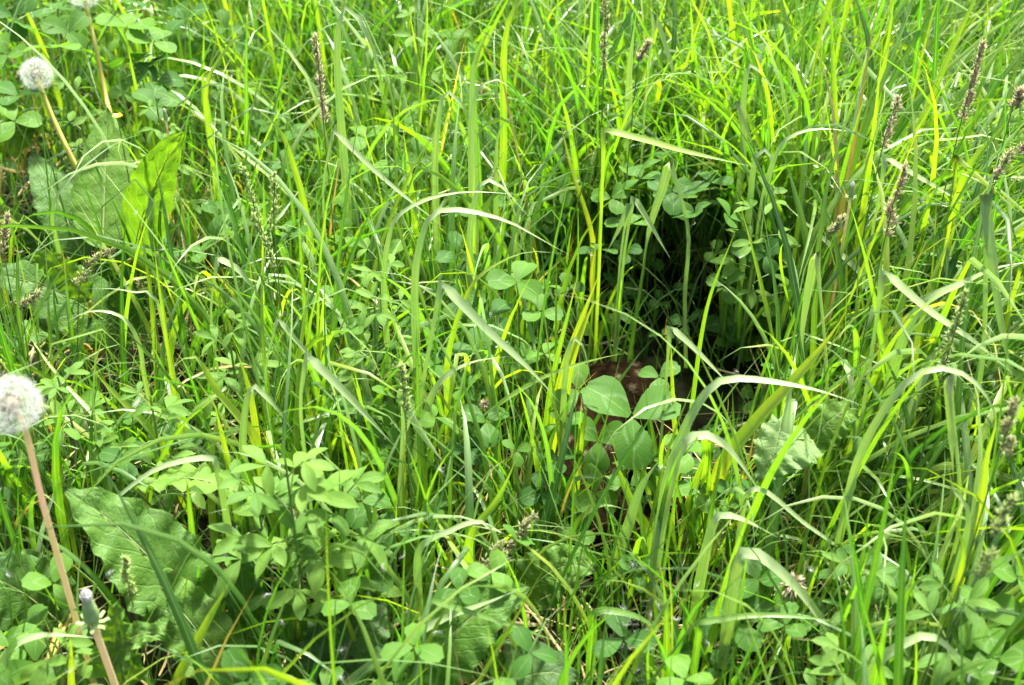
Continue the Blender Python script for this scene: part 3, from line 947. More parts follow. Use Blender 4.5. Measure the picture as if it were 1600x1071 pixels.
def clover_leaf(parent, org, c, root, size, rg, normal=None, heading=None, rnd=None, broad=0.92):
    if normal is None:
        normal = norm(np.array([rg.normal(0, 0.35), rg.normal(-0.15, 0.35), 1]))
    if heading is None:
        a = rg.uniform(0, 6.28)
        heading = np.array([math.cos(a), math.sin(a), 0])
    mid = (c + root) / 2 + np.array([rg.normal(0, .01), rg.normal(0, .01), 0.02])
    V, F, uv = tube(curve_pts([root, mid, c], 6), 0.0011, 0.0008, 4)
    lf = obj('leaf', mesh_np('leaf_stalk', local(V, org), F, M_STEM, uv, rg.random()), parent)
    r = rg.random() if rnd is None else rnd
    for V, F, uv in clover_leaf_geo(c, normal, heading, size, rg, broad=broad):
        obj('leaflet', mesh_np('leaflet', local(V, org), F, M_CLOV, uv, np.clip(r + rg.normal(0, .02), 0, 1)), lf)


def fill_clover():
    """the low carpet of clover that shows between the stems"""
    n = 3000
    x, y, rg = scatter(n, 31, margin=0.35, ymax=2.9)
    px, py = pix(np.stack([x, y, np.full_like(x, .12)], -1))
    d = hole_d(x, y)
    pat = 0.5 + 0.5 * np.sin(x * 6.1 + 0.7 + 2 * np.cos(y * 4.2)) * np.sin(y * 5.2 + 1.1)
    k = 0.12 + 0.88 * pat ** 1.6
    k = np.maximum(k, np.exp(-(((px - 150) / 300) ** 2 + ((py - 120) / 240) ** 2)))
    k = np.maximum(k, 0.9 * np.exp(-(((px - 900) / 300) ** 2 + ((py - 250) / 200) ** 2)))
    k = np.where(right_grass(px, py), k * 0.35, k)
    k = np.where(d < 0.9, np.where(y > 1.36, 1.0, 0.0), k)
    k = k * (1 - 0.95 * np.exp(-(((px - 230) / 230) ** 2 + ((py - 930) / 190) ** 2) ** 2))
    k = k * (1 - 0.95 * np.exp(-(((px - 120) / 175) ** 2 + ((py - 340) / 220) ** 2) ** 2))
    k = k * (1 - 0.9 * np.exp(-(((px - 690) / 170) ** 2 + ((py - 1000) / 90) ** 2) ** 2))
    k = k * (1 - 0.6 * np.exp(-(((px - 960) / 150) ** 2 + ((py - 830) / 130) ** 2) ** 2))
    keep = rg.random(len(x)) < k
    x, y = x[keep], y[keep]
    chunks, stalks = [], []
    for i in range(len(x)):
        hd_ = hole_d(x[i], y[i])
        z = rg.uniform(0.03, 0.19) * (0.6 + 0.4 * min(1, hd_ / 1.6)) * (0.35 if hd_ < 1 else 1) - (0.02 if hd_ < 1 else 0)
        c = np.array([x[i], y[i], z])
        nrm = norm(np.array([rg.normal(0, .35), rg.normal(-.1, .35), 1]))
        a = rg.uniform(0, 6.28)
        r = rg.random()
        for V, F, uv in clover_leaf_geo(c, nrm, np.array([math.cos(a), math.sin(a), 0]), rg.uniform(.016, .030), rg, 5, 3, rg.uniform(.7, .95)):
            chunks.append((V, F, uv, r))
        root = np.array([x[i] + rg.normal(0, .015), y[i] + rg.normal(0, .015), -.004])
        V, F, uv = tube(np.stack([root, (root + c) / 2 + rg.normal(0, .004, 3), c]), .0010, .0007, 3)
        stalks.append((V, F, uv, rg.random()))
    o = obj('clover_ground_cover', mesh_np('clover_ground_cover', *[merge(chunks)[q] for q in (0, 1)], M_CLOV, merge(chunks)[2], merge(chunks)[3]))
    tag(o, 'low carpet of small clover leaves under the grass', None, None, 'stuff')
    m = merge(stalks)
    o = obj('clover_ground_cover_stalks', mesh_np('clover_ground_cover_stalks', m[0], m[1], M_STEM, m[2], m[3]))
    tag(o, 'thin green stalks of the low clover carpet', None, None, 'stuff')


def right_grass(px, py):
    return (px > 1200) & (py > 250) & (py < 850)


fill_clover()


def clover_plant(label, leaves, group, seed, spread=0.02):
    """leaves: (px, py, height, size[, heading deg, normal])"""
    rg = np.random.default_rng(seed)
    C = [at_z(l[0], l[1], l[2]) for l in leaves]
    m = np.mean(C, 0)
    org = np.array([m[0], m[1] + (0.17 if 'hanging' in label else 0.01), 0.0])
    e = empty('clover_plant', org)
    tag(e, label, 'clover', group)
    for l, c in zip(leaves, C):
        root = org + np.array([rg.normal(0, .008), rg.normal(0, .008), -.004])
        kw = {}
        if len(l) > 4 and l[4] is not None:
            kw['heading'] = np.array([math.cos(R(l[4])), math.sin(R(l[4])), 0])
        if len(l) > 5:
            kw['normal'] = norm(np.array(l[5], float))
        if len(l) > 6:
            kw['rnd'] = l[6]
        clover_leaf(e, org, c, root, l[3], rg, **kw)


GC = 'clover plants that stand out of the meadow'
CLOVERS = [
 ('large clover with pale chevrons on three broad leaflets above the hidden fawn',
  [(987, 652, .17, .046, -90, (.12, -.6, 1), .45), (985, 760, .10, .020, 40), (905, 610, .15, .030, 100, (0, -.5, 1), .9), (1070, 705, .13, .026, 20), (935, 690, .13, .030, -100, (0, -.6, 1), .6), (1030, 590, .13, .022, 30, (0, -.3, 1), .5), (930, 770, .10, .026, 120)]),
 ('clover with round leaflets left of the hollow, one leaflet blotched pale',
  [(808, 440, .20, .030, 70, (0, -.4, 1), .7), (845, 487, .18, .024, -20, (.1, -.3, 1), .75), (770, 495, .17, .026, 180)]),
 ('clover with broad dark leaflets at the back edge of the hollow',
  [(1058, 310, .17, .030, 60), (975, 262, .20, .028, 160), (1010, 190, .2, .026, 30)]),
 ('tall clover hanging its dark leaves over the back left of the hollow',
  [(955, 310, .21, .024, 60), (985, 350, .19, .026, 190), (935, 390, .17, .022, -40), (1000, 280, .22, .024, 100)]),
 ('tall clover hanging its dark leaves over the middle of the hollow',
  [(1050, 300, .22, .030, 30, (0, -.3, 1), .2), (1085, 335, .21, .024, 150), (1110, 285, .22, .026, 80), (1035, 250, .23, .024, 200)]),
 ('tall clover hanging its leaves over the back right of the hollow',
  [(1140, 340, .21, .026, 10), (1165, 385, .18, .022, 120), (1135, 445, .13, .024, -80), (1195, 400, .18, .022, 60)]),
 ('small clover growing in the shade at the back of the hollow', [(978, 395, .12, .020, 20), (1140, 445, .12, .019, 0), (1120, 395, .1, .017, 90)]),
 ('three-leaved clover with pale flecks at the bottom right of the middle', [(1158, 972, .13, .030, -85, (0, -.35, 1), .4), (1105, 1015, .09, .022, 200)]),
 ('folded dark clover leaf beside the buff withered flower', [(1185, 905, .15, .028, 100, (-.3, .1, 1), .2), (1150, 770, .13, .022, 60)]),
 ('clover beside the nearest dandelion stalk at the left edge', [(22, 720, .12, .020, 60), (60, 705, .10, .018, -40)]),
 ('clover with broad backlit leaflets behind the upper dandelion clock', [(85, 75, .26, .036, 90, (0, .3, .9), .95), (50, 50, .25, .034, 30), (108, 50, .25, .034, -60), (28, 150, .23, .034, 150), (22, 190, .22, .032, 10)]),
 ('clover with a large upright leaflet right of the top dandelion stalk', [(200, 42, .27, .040, 80, (.1, .0, 1), .95), (240, 65, .26, .036, -40, (.2, -.2, 1), .85), (215, 95, .24, .036, 180)]),
 ('clover with grey-green leaflets behind the tall grass at the upper left', [(225, 110, .23, .034, 150), (290, 30, .24, .034, 10), (245, 130, .22, .034, -90), (245, 165, .22, .03, 40)]),
 ('clover leaves in the grass at the top left corner', [(20, 25, .26, .036, 60), (12, 85, .25, .034, 0), (90, 15, .26, .034, 120), (190, 5, .26, .030, -30)]),
 ('clover in front of the backlit dock leaf', [(315, 395, .15, .024, 40), (285, 350, .14, .022, 170), (345, 360, .14, .024, -70)]),
 ('clover with wide leaflets between the upright blades left of the middle', [(400, 240, .19, .028, 30), (445, 260, .17, .026, 200), (470, 210, .16, .026, 90)]),
 ('round-leaved clover under the hooked broad blade', [(655, 245, .18, .028, 100), (570, 215, .18, .028, 0, (0, -.1, 1), .9), (610, 270, .16, .024, -60)]),
 ('clover with round leaflets right of the hooked broad blade', [(750, 155, .19, .028, 80), (830, 100, .18, .028, 20), (705, 60, .18, .026, 140)]),
 ('clover in the grass left of the long flat arch', [(555, 330, .17, .024, 20), (600, 395, .16, .022, 130), (520, 345, .15, .022, -90)]),
 ('clover leaves above the bent level blade', [(900, 170, .18, .026, 60), (960, 130, .2, .026, -20, (0, .3, 1), .9), (890, 235, .17, .024, 170)]),
 ('clover in the grass below the long arching blade', [(720, 470, .16, .026, 10), (680, 570, .15, .026, 60, (0, -.1, 1), .3), (745, 545, .16, .024, 200)]),
 ('clover with dull leaflets under the flat arching pale blade', [(760, 660, .15, .026, 40, (0, -.2, 1), .3), (730, 700, .13, .022, -50), (745, 610, .14, .018, 10)]),
 ('clover leaves under the grass left of the fawn', [(870, 720, .12, .024, 30), (880, 660, .14, .024, 100), (845, 770, .10, .022, -40)]),
 ('small clover on the soil in front of the fawn', [(1000, 895, .09, .022, 30), (960, 900, .08, .018, 140), (905, 830, .08, .02, -60)]),
 ('clover among leaning grass at the bottom right', [(1390, 925, .14, .022, 60), (1350, 915, .13, .02, 0), (1340, 880, .13, .021, -90)]),
 ('clover at the bottom right corner beneath the bowed blade', [(1530, 960, .18, .03, 10), (1560, 1030, .18, .03, 90), (1590, 900, .2, .028, -60)]),
 ('clover with shaded leaflets by the two tall yellow blades', [(1250, 125, .18, .026, 40), (1180, 90, .19, .028, 150), (1230, 60, .19, .026, -60), (1290, 150, .18, .024, 10)]),
 ('clover half hidden in the tall grass at the top right', [(1440, 210, .19, .028, 0), (1410, 230, .18, .026, 90), (1470, 150, .19, .026, 180)]),
 ('clover in the shadow at the top of the middle right', [(1110, 60, .18, .028, 60), (1150, 45, .18, .026, -30), (1090, 100, .17, .026, 170)]),
 ('clover in the shade left of the big oval dock leaf', [(575, 900, .13, .022, -30), (520, 880, .14, .02, 60), (615, 830, .12, .022, 120)]),
 ('clover under the grass behind the pale alfalfa', [(600, 700, .14, .024, 10), (655, 790, .11, .022, 90), (560, 640, .14, .022, -70)]),
 ('clover in the lower left corner', [(45, 985, .12, .022, 60), (55, 1035, .14, .024, -30), (15, 1010, .13, .024, 170)]),
 ('clover below the yellow leaning blade at the left', [(120, 640, .13, .024, 30), (215, 650, .12, .024, 160), (175, 680, .11, .024, -80)]),
]
for i, (lab, lv) in enumerate(CLOVERS):
    clover_plant(lab, lv, GC, 100 + i)


# ------------------------------------------------------------------ alfalfa: upright stems with narrow grey-green leaflets
def alfalfa(label, top, h, seed, lean=(0, 0), size=0.022, nleaf=9, pale=0.6, bushy=1.0):
    rg = np.random.default_rng(seed)
    tp = at_z(top[0], top[1], h)
    org = np.array([tp[0] - lean[0], tp[1] - lean[1], 0.0])
    e = empty('alfalfa_plant', org)
    tag(e, label, 'alfalfa', 'alfalfa plants')
    mid = (org + tp) / 2 + np.array([lean[0] * .25, lean[1] * .25, 0.01])
    C = curve_pts([org + [0, 0, -.004], mid, tp], 14)
    V, F, uv = tube(C, .0017, .0010, 5)
    obj('stem', mesh_np('stem', local(V, org), F, M_STEM, uv, .55), e)
    for q in range(nleaf):
        f = 0.45 + 0.55 * (q + 0.5) / nleaf
        p = C[min(13, int(f * 13))]
        a = q * 2.4 + rg.normal(0, .3)
        out = np.array([math.cos(a), math.sin(a), 0])
        upw = 0.35 + 0.9 * (f > .85)
        stl = (0.022 - 0.012 * (f - .5)) * bushy
        c = p + norm(out + [0, 0, upw]) * stl
        V, F, uv = tube(np.stack([p, (p + c) / 2 + [0, 0, .002], c]), .0008, .0006, 3)
        lf = obj('leaf', mesh_np('leaf_stalk', local(V, org), F, M_STEM, uv, .6), e)
        L = size * rg.uniform(.8, 1.15) * (1.0 if f < .9 else .8)
        for b in (0, 1.05, -1.05):
            hd = norm(out * math.cos(b) + np.array([-out[1], out[0], 0]) * math.sin(b) + [0, 0, rg.normal(.25, .35)])
            nr = norm(np.array([rg.normal(0, .3), rg.normal(-.1, .3), 1]))
            if abs(np.dot(hd, nr)) > .9:
                nr = norm(np.cross(hd, [0.3, 1, 0]))
            V, F, uv = leaflet_geo(c, hd, nr, L * rg.uniform(.9, 1.1), L * rg.uniform(.34, .46), 7, 5, P_OBLONG, .22, rg.uniform(-.1, .25))
            obj('leaflet', mesh_np('leaflet', local(V, org), F, M_ALF, uv, float(np.clip(pale + rg.normal(0, .15), 0, 1))), lf)


ALF = [
 ('bushy pale alfalfa with a light green crown above the lower left dock leaves', (445, 715), .28, (0, -.02), .034, 14, .95, 1.4),
 ('darker alfalfa shoot beside the bushy pale alfalfa', (395, 750), .24, (-.02, 0), .032, 11, .55, 1.2),
 ('alfalfa with drooping oval leaflets right of the bushy pale alfalfa', (535, 760), .23, (.04, 0), .033, 9, .6, 1.2),
 ('grey-green alfalfa in the grass left of the folded broad blade', (585, 475), .24, (.02, 0), .024, 12, .8, 1.2),
 ('alfalfa with bluish leaflets below the drooping pale blade in the left middle', (355, 505), .24, (0, 0), .024, 12, .7, 1.2),
 ('alfalfa shoot with narrow leaflets above the nearest dandelion clock', (90, 590), .22, (-.03, 0), .022, 12, .75, 1.1),
 ('alfalfa rising at the back right edge of the hollow', (1195, 305), .24, (.01, .01), .026, 12, .85, 1.2),
 ('alfalfa shoot with bright leaflets at the top of the right half', (1300, 115), .24, (0, 0), .026, 11, .8, 1.2),
 ('alfalfa with dark leaflets under the leaning grass at the lower right', (1345, 885), .17, (0, 0), .024, 11, .3, 1.2),
 ('light alfalfa crown at the bottom edge right of the clover with flecks', (1335, 1020), .19, (0, 0), .026, 10, .7, 1.2),
 ('small alfalfa shoot with pale leaflets at the bottom left edge', (70, 995), .19, (-.01, 0), .024, 10, .9, 1.1),
 ('alfalfa shoot between the upper dandelion clock and the tall grass', (112, 120), .24, (0, 0), .022, 8, .7, 1.0),
 ('alfalfa with folded leaflets in front of the backlit dock leaf', (245, 165), .26, (0, 0), .022, 10, .75, 1.1),
 ('alfalfa with pale leaflets left of the upright yellow blades', (235, 620), .22, (.01, 0), .024, 11, .7, 1.2),
 ('thin alfalfa shoot standing in the dark front of the fawn', (1010, 700), .13, (.01, 0), .018, 7, .3, 1.0),
 ('alfalfa at the bottom of the leaning grass by the blurred seed head', (1500, 920), .24, (0, 0), .026, 11, .5, 1.2),
 ('alfalfa shoot left of the long arching blade in the middle', (590, 385), .25, (0, 0), .022, 10, .7, 1.1),
 ('alfalfa shoot under the hooked blade at the top of the middle', (1110, 80), .25, (0, 0), .025, 10, .6, 1.2),
 ('alfalfa shoot with leaflets spread flat at the top edge of the middle', (650, 20), .28, (0, 0), .024, 10, .7, 1.2),
]
for i, a in enumerate(ALF):
    alfalfa(a[0], a[1], a[2], 300 + i, a[3], a[4], a[5], a[6], a[7])


# ------------------------------------------------------------------ dock: rosettes of long crinkled leaves
def dock_leaf(parent, org, base, tip, zb, zt, width, lift=0.02, face=None, mat=None, prof=P_DOCK, fold=0.10, wave=0.004, rnd=0.5, side=0.0, roll=0.0, stalk=True, label=None):
    a, c = at_z(base[0], base[1], zb), at_z(tip[0], tip[1], zt)
    L = np.linalg.norm(c - a)
    sidev = norm(np.cross(c - a, UP))
    mids = [a + (c - a) * t + UP * lift * math.sin(math.pi * t) + sidev * side * math.sin(math.pi * t) for t in (.33, .66)]
    C = curve_pts([a] + mids + [c], 30)
    rg = np.random.default_rng(int(abs(base[0] * 7 + base[1])))
    V, F, uv = ribbon(C, width, VIEW if face is None else norm(np.array(face, float)), prof, 13, fold, roll, wave, 6.5, 0.12, rg, 0.0009)
    # ragged edge
    V = V.reshape(30, 13, 3)
    cen = V[:, 6:7]
    k = 1 + 0.05 * np.sin(np.linspace(0, 60, 30) + rg.uniform(0, 6)) + rg.normal(0, .025, 30)
    V = cen + (V - cen) * np.where(np.abs(np.arange(13) - 6) > 4, 1, .98)[None, :, None] * k[:, None, None]
    V = V.reshape(-1, 3)
    o = obj('leaf', mesh_np('leaf', local(V, org), F, mat or M_DOCK, uv, rnd), parent)
    if label:
        o['label'] = label
    r = np.array([org[0], org[1], -.004])
    if stalk:
        Cs = curve_pts([r, (r + a) / 2 + UP * .012, a], 8)
        V1, F1, u1 = tube(Cs, .0030, .0022, 6)
        obj('stalk', mesh_np('stalk', local(V1, org), F1, M_STALK_Y, u1, .5), o)
        # raised midrib
        Vr, Fr, ur = tube(C[:24] - norm(np.cross(norm(np.gradient(C, axis=0)), sidev))[:24] * 0.0, .0014, .0004, 5)
        obj('midrib', mesh_np('midrib', local(Vr, org), Fr, M_MIDRIB, ur, .5), o)


M_MIDRIB = plain('dock_midrib', (0.16, 0.30, 0.07), 0.5, 0.4, col2=(0.26, 0.26, 0.12), scale=20, trans=0.15)


def dock(label, rootpx, leaves, cat='dock plant', name='dock_plant'):
    r = at_z(rootpx[0], rootpx[1], 0.0)
    org = np.array([r[0], r[1], 0.0])
    e = empty(name, org)
    tag(e, label, cat, 'broad-leaved rosettes in the grass')
    for l in leaves:
        dock_leaf(e, org, **l)


def D(base, tip, zb, zt, width, **kw):
    return dict(base=base, tip=tip, zb=zb, zt=zt, width=width, **kw)


dock('dock with a tall upright leaf and a backlit folded leaf at the upper left', (165, 460), [
    D((160, 390), (168, 168), .10, .22, .084, rnd=.9, lift=.0, face=(0, -.3, .95), fold=.06, wave=.0015),
    D((130, 405), (48, 238), .07, .16, .066, rnd=.3, face=(.2, -.3, .9), wave=.002),
    D((212, 402), (290, 205), .13, .31, .066, rnd=1.0, face=(-.25, -.85, .4), roll=.0, mat=M_DOCKB, wave=.001),
    D((180, 460), (190, 370), .04, .10, .05, rnd=.1),
])
dock('dock with broad dark flat leaves at the left edge above the nearest dandelion clock', (150, 560), [
    D((205, 530), (-30, 425), .05, .14, .085, rnd=.35, face=(0, -.5, .9)),
    D((140, 470), (40, 405), .12, .17, .040, rnd=1.0, face=(.1, -.2, .4), roll=.9),
    D((200, 520), (210, 425), .05, .14, .055, rnd=.15, face=(0, -.5, .9)),
    D((120, 540), (20, 545), .04, .10, .06, rnd=.3),
    D((75, 400), (60, 330), .06, .1, .05, rnd=.2),
])
dock('dock with the largest crinkled leaf, spreading over the lower left', (372, 1090), [
    D((330, 985), (98, 762), .10, .23, .084, rnd=.5, lift=.02, face=(.1, -.3, .95), wave=.006),
    D((372, 1075), (205, 868), .08, .17, .058, rnd=.7, lift=.01, wave=.008),
    D((392, 1030), (372, 822), .05, .17, .036, rnd=.2, face=(.4, -.6, .6), wave=.006),
    D((215, 760), (410, 790), .15, .15, .050, rnd=1.0, face=(0, .6, .5), roll=-.6),
])
dock('dock with dark leaves cut off by the left edge at the bottom', (60, 1120), [
    D((95, 975), (-60, 900), .05, .12, .075, rnd=.25, face=(0, -.4, .9)),
    D((110, 960), (-15, 870), .05, .11, .05, rnd=.2),
])
dock('dandelion rosette with a bright jagged leaf beside the closed dandelion bud', (205, 1130), [
    D((195, 1070), (185, 938), .12, .20, .062, rnd=.9, prof=P_TRI, face=(-.1, -.5, .8), fold=.2),
    D((175, 1040), (268, 1000), .14, .17, .045, rnd=.7, prof=P_TRI, fold=.2),
], 'dandelion', 'dandelion_rosette')
dock('dock with red-spotted leaves at the bottom left of the middle', (560, 1110), [
    D((520, 1085), (600, 930), .06, .12, .085, rnd=.5, mat=M_DOCKS, face=(0, -.35, .95)),
    D((460, 1010), (478, 935), .07, .12, .045, rnd=.7, face=(.2, -.6, .7)),
    D((600, 1080), (480, 1000), .04, .08, .06, rnd=.4, mat=M_DOCKS),
])
dock('dock with one large oval leaf at the bottom of the middle', (640, 1100), [
    D((645, 1068), (828, 918), .10, .17, .070, rnd=.5, face=(.1, -.35, .9), lift=.02, wave=.003),
    D((760, 1100), (905, 1060), .05, .09, .08, rnd=.5, mat=M_DOCKS, face=(0, -.2, 1)),
    D((815, 935), (935, 890), .06, .10, .055, rnd=.7, face=(0, -.5, .8)),
])
dock('pale crinkled leaf with its underside turned up, right of the fawn', (1250, 830), [
    D((1268, 690), (1185, 752), .19, .17, .062, rnd=1.0, mat=M_DOCKP, face=(.1, -.1, 1), wave=.003),
    D((1264, 700), (1342, 652), .18, .20, .040, rnd=.9, face=(.1, -.3, .9), wave=.004),
])
dock('dock leaf with dark red spots in the shade of the leaning grass', (1340, 880), [
    D((1345, 840), (1330, 745), .05, .12, .065, rnd=.5, mat=M_DOCKS, face=(-.1, -.5, .9)),
])
dock('dock with dark broad leaves at the top left behind the grass', (300, 160), [
    D((300, 140), (250, 60), .10, .20, .075, rnd=.2, face=(0, -.6, .8)),
    D((310, 120), (345, 45), .10, .18, .06, rnd=.3),
])
dock('yellow-green broad leaf at the left edge below the upper dandelion clock', (30, 270), [
    D((10, 245), (62, 180), .10, .17, .060, rnd=1.0, face=(0, .5, .7)),
    D((60, 210), (5, 190), .12, .16, .05, rnd=.9, face=(0, .5, .7)),
])


# ------------------------------------------------------------------ dandelions
def pappus_chunks(c, out, rays, rl, wd, rg, flat=0.35):
    """a parachute of fine hairs at c, opening along out"""
    h, sd, n = frame_from(out, rg.normal(0, 1, 3))
    a = np.linspace(0, 2 * np.pi, rays, endpoint=False) + rg.uniform(0, 1, rays) * .4
    d = (np.cos(a)[:, None] * h + np.sin(a)[:, None] * sd) + n * rg.uniform(flat * .6, flat * 1.5, rays)[:, None]
    d = norm(d)
    tip = c + d * (rl * rg.uniform(.8, 1.1, rays))[:, None]
    pr = norm(np.cross(d, rg.normal(0, 1, (rays, 3)))) * wd
    V = np.stack([np.broadcast_to(c, tip.shape) - pr, np.broadcast_to(c, tip.shape) + pr, tip + pr * .4, tip - pr * .4], 1).reshape(-1, 3)
    F = np.arange(rays * 4).reshape(rays, 4)
    return V, F, np.zeros((len(V), 2)), 0.5


def sphere_dirs(n):
    i = np.arange(n) + .5
    z = 1 - 2 * i / n
    ph = i * math.pi * (3 - 5 ** .5)
    r = np.sqrt(1 - z * z)
    return np.stack([r * np.cos(ph), r * np.sin(ph), z], -1)


def dandelion_clock(label, head, dist_diam, stalk_px, seed, mat, diam=0.042, missing=0.0, stalk_r=(.0030, .0022)):
    rg = np.random.default_rng(seed)
    # distance from apparent size
    d = ray(*head)
    dep = FPX * diam / dist_diam
    fwd = np.array([0, CP, -SP])
    c = np.array([0, 0, CAM_H]) + d * (dep / np.dot(d, fwd))
    pts = [c]
    for p in stalk_px:
        pts.append(at_y(p[0], p[1], c[1] + p[2]))
    last = pts[-1]
    pts.append(np.array([last[0] + (last[0] - pts[-2][0]) * .15, last[1] + .005, -.004]))
    org = np.array([pts[-1][0], pts[-1][1], 0.])
    e = empty('dandelion_clock', org)
    tag(e, label, 'dandelion', 'dandelion clocks')
    C = curve_pts(pts[::-1], 24)
    V, F, uv = tube(C, stalk_r[0], stalk_r[1], 9)
    obj('stalk', mesh_np('stalk', local(V, org), F, mat, uv, .5), e)
    # receptacle
    bm = bmesh.new()
    bmesh.ops.create_uvsphere(bm, u_segments=14, v_segments=10, radius=diam * .12)
    me = bpy.data.meshes.new('receptacle')
    bm.to_mesh(me)
    bm.free()
    me.materials.append(M_WITHER)
    o = obj('receptacle', me, e)
    o.location = c - org
    hd, ac = [], []
    ns = 130
    axis = norm(C[-1] - C[-4])
    for q in sphere_dirs(ns):
        if np.dot(q, -axis) > .93 or rg.random() < missing:
            continue
        q = norm(q + rg.normal(0, .04, 3))
        rr = diam / 2
        a0, a1 = c + q * rr * .26, c + q * rr * .40
        hub = c + q * rr * rg.uniform(.68, .82)
        V, F, uv = tube(np.stack([a0, a0 * .5 + a1 * .5, a1]), .0004, .0002, 3)
        ac.append((V, F, uv, .5))
        pr = norm(np.cross(q, rg.normal(0, 1, 3))) * .00009
        V = np.array([a1 - pr, a1 + pr, hub + pr, hub - pr])
        hd.append((V, np.array([[0, 1, 2, 3]]), np.zeros((4, 2)), .5))
        hd.append(pappus_chunks(hub, q, 30, rr * rg.uniform(.30, .42), .000055, rg, .6))
    m = merge(hd)
    o = obj('seed_head', mesh_np('seed_head', local(m[0], org), m[1], M_PAPPUS, m[2], m[3]), e)
    m = merge(ac)
    obj('achenes', mesh_np('achenes', local(m[0], org), m[1], M_ACHENE, m[2], m[3]), o)


dandelion_clock('nearest and largest dandelion clock with a pinkish stalk, cut by the left edge', (17, 632), 100,
                [(38, 665, 0.0), (68, 790, .02), (105, 920, .03), (150, 1080, .05)], 5, M_STALK_P, stalk_r=(.0027, .0021))
dandelion_clock('small round dandelion clock on an ochre stalk leaning left, at the upper left', (57, 116), 54,
                [(63, 135, -.01), (85, 190, -.03), (120, 262, -.06), (165, 345, -.08)], 6, M_STALK_Y, stalk_r=(.0034, .0028))
dandelion_clock('dandelion clock cut off by the top edge, on an ochre stalk', (130, -8), 50,
                [(137, 20, -.01), (152, 85, -.04), (165, 150, -.07), (176, 195, -.10)], 7, M_STALK_Y, stalk_r=(.0034, .0028))
dandelion_clock('half bare dandelion clock peeking in at the left edge below the largest one', (4, 716), 34,
                [(6, 730, 0.0), (18, 770, .01), (40, 830, .02)], 8, M_STALK_Y, diam=.03, missing=.6, stalk_r=(.0018, .0016))


def bud(label, top, h, size, seed, group='closed dandelion buds', white=True, base_dx=.0):
    rg = np.random.default_rng(seed)
    c = at_z(top[0], top[1], h)
    org = np.array([c[0] + base_dx, c[1] + .01, 0.])
    e = empty('dandelion_bud', org)
    tag(e, label, 'dandelion', group)
    V, F, uv = tube(curve_pts([org + [0, 0, -.004], (org + c) / 2 + [0, 0, .0], c - [0, 0, size * .5]], 10), size * .11, size * .10, 7)
    obj('stalk', mesh_np('stalk', local(V, org), F, M_STALK_P, uv, .5), e)
    # closed bracts: a barrel narrowing upward, in ridged strips
    bch = []
    for q in range(13):
        a = q / 13 * 6.283
        o_ = np.array([math.cos(a), math.sin(a), 0])
        pr = [c + o_ * size * r + UP * size * z for r, z in ((.10, -.52), (.20, -.42), (.22, -.18), (.18, .10), (.14, .30), (.12, .36))]
        V, F, uv = ribbon(curve_pts(pr, 9), size * .17, o_, lambda s: np.clip(1.0 - .5 * s, .1, 1), 3, -.2)
        bch.append((V, F, uv, rg.random()))
    for q in range(8):                                   # turned-back outer bracts
        a = q / 8 * 6.283 + .2
        o_ = np.array([math.cos(a), math.sin(a), 0])
        pr = [c + o_ * size * r + UP * size * z for r, z in ((.10, -.5), (.30, -.52), (.42, -.44), (.46, -.55))]
        V, F, uv = ribbon(curve_pts(pr, 6), size * .12, UP, P_LANCE, 3, .1)
        bch.append((V, F, uv, rg.random()))
    m = merge(bch)
    bo = obj('bracts', mesh_np('bracts', local(m[0], org), m[1], M_BRACT, m[2], m[3]), e)
    ch = []
    for q in range(110):
        a, r = rg.uniform(0, 6.28), rg.uniform(0, 1) ** .5
        p0 = c + np.array([math.cos(a) * r * .11, math.sin(a) * r * .11, .25]) * size
        p1 = c + np.array([math.cos(a) * r * .17, math.sin(a) * r * .17, .74 - .2 * r * r]) * size
        V, F, uv = tube(np.stack([p0, (p0 + p1) / 2, p1]), size * .012, size * .008, 3)
        ch.append((V, F, uv, .5))
    m = merge(ch)
    obj('white_tuft', mesh_np('white_tuft', local(m[0], org), m[1], M_TUFT, m[2], m[3]), e)


bud('closed dandelion bud with a white tip on a reddish stalk at the lower left', (140, 952), .24, .027, 1, base_dx=.01)
bud('tiny white-tipped bud in the tall grass right of the hollow', (1331, 298), .28, .014, 2)
bud('tiny white-tipped bud beside the backlit dock leaf', (258, 180), .25, .012, 3)


# ------------------------------------------------------------------ cocksfoot: stems with clustered seed heads
def spikelet(c, d, L, wd, rg):
    h, sd, n = frame_from(rg.normal(0, 1, 3), d)
    V = np.array([c, c + h * L * .4 + sd * wd, c + h * L * .4 - sd * wd * .5 + n * wd * .85, c + h * L * .4 - sd * wd * .5 - n * wd * .85, c + h * L])
    F = np.array([[0, 1, 2, 2], [0, 2, 3, 3], [0, 3, 1, 1], [4, 2, 1, 1], [4, 3, 2, 2], [4, 1, 3, 3]])
    return V, F, np.zeros((5, 2)), rg.random()


def tri_spikelets(ch):
    V, F, U, r = merge(ch)
    return V, F[:, :3], U, r


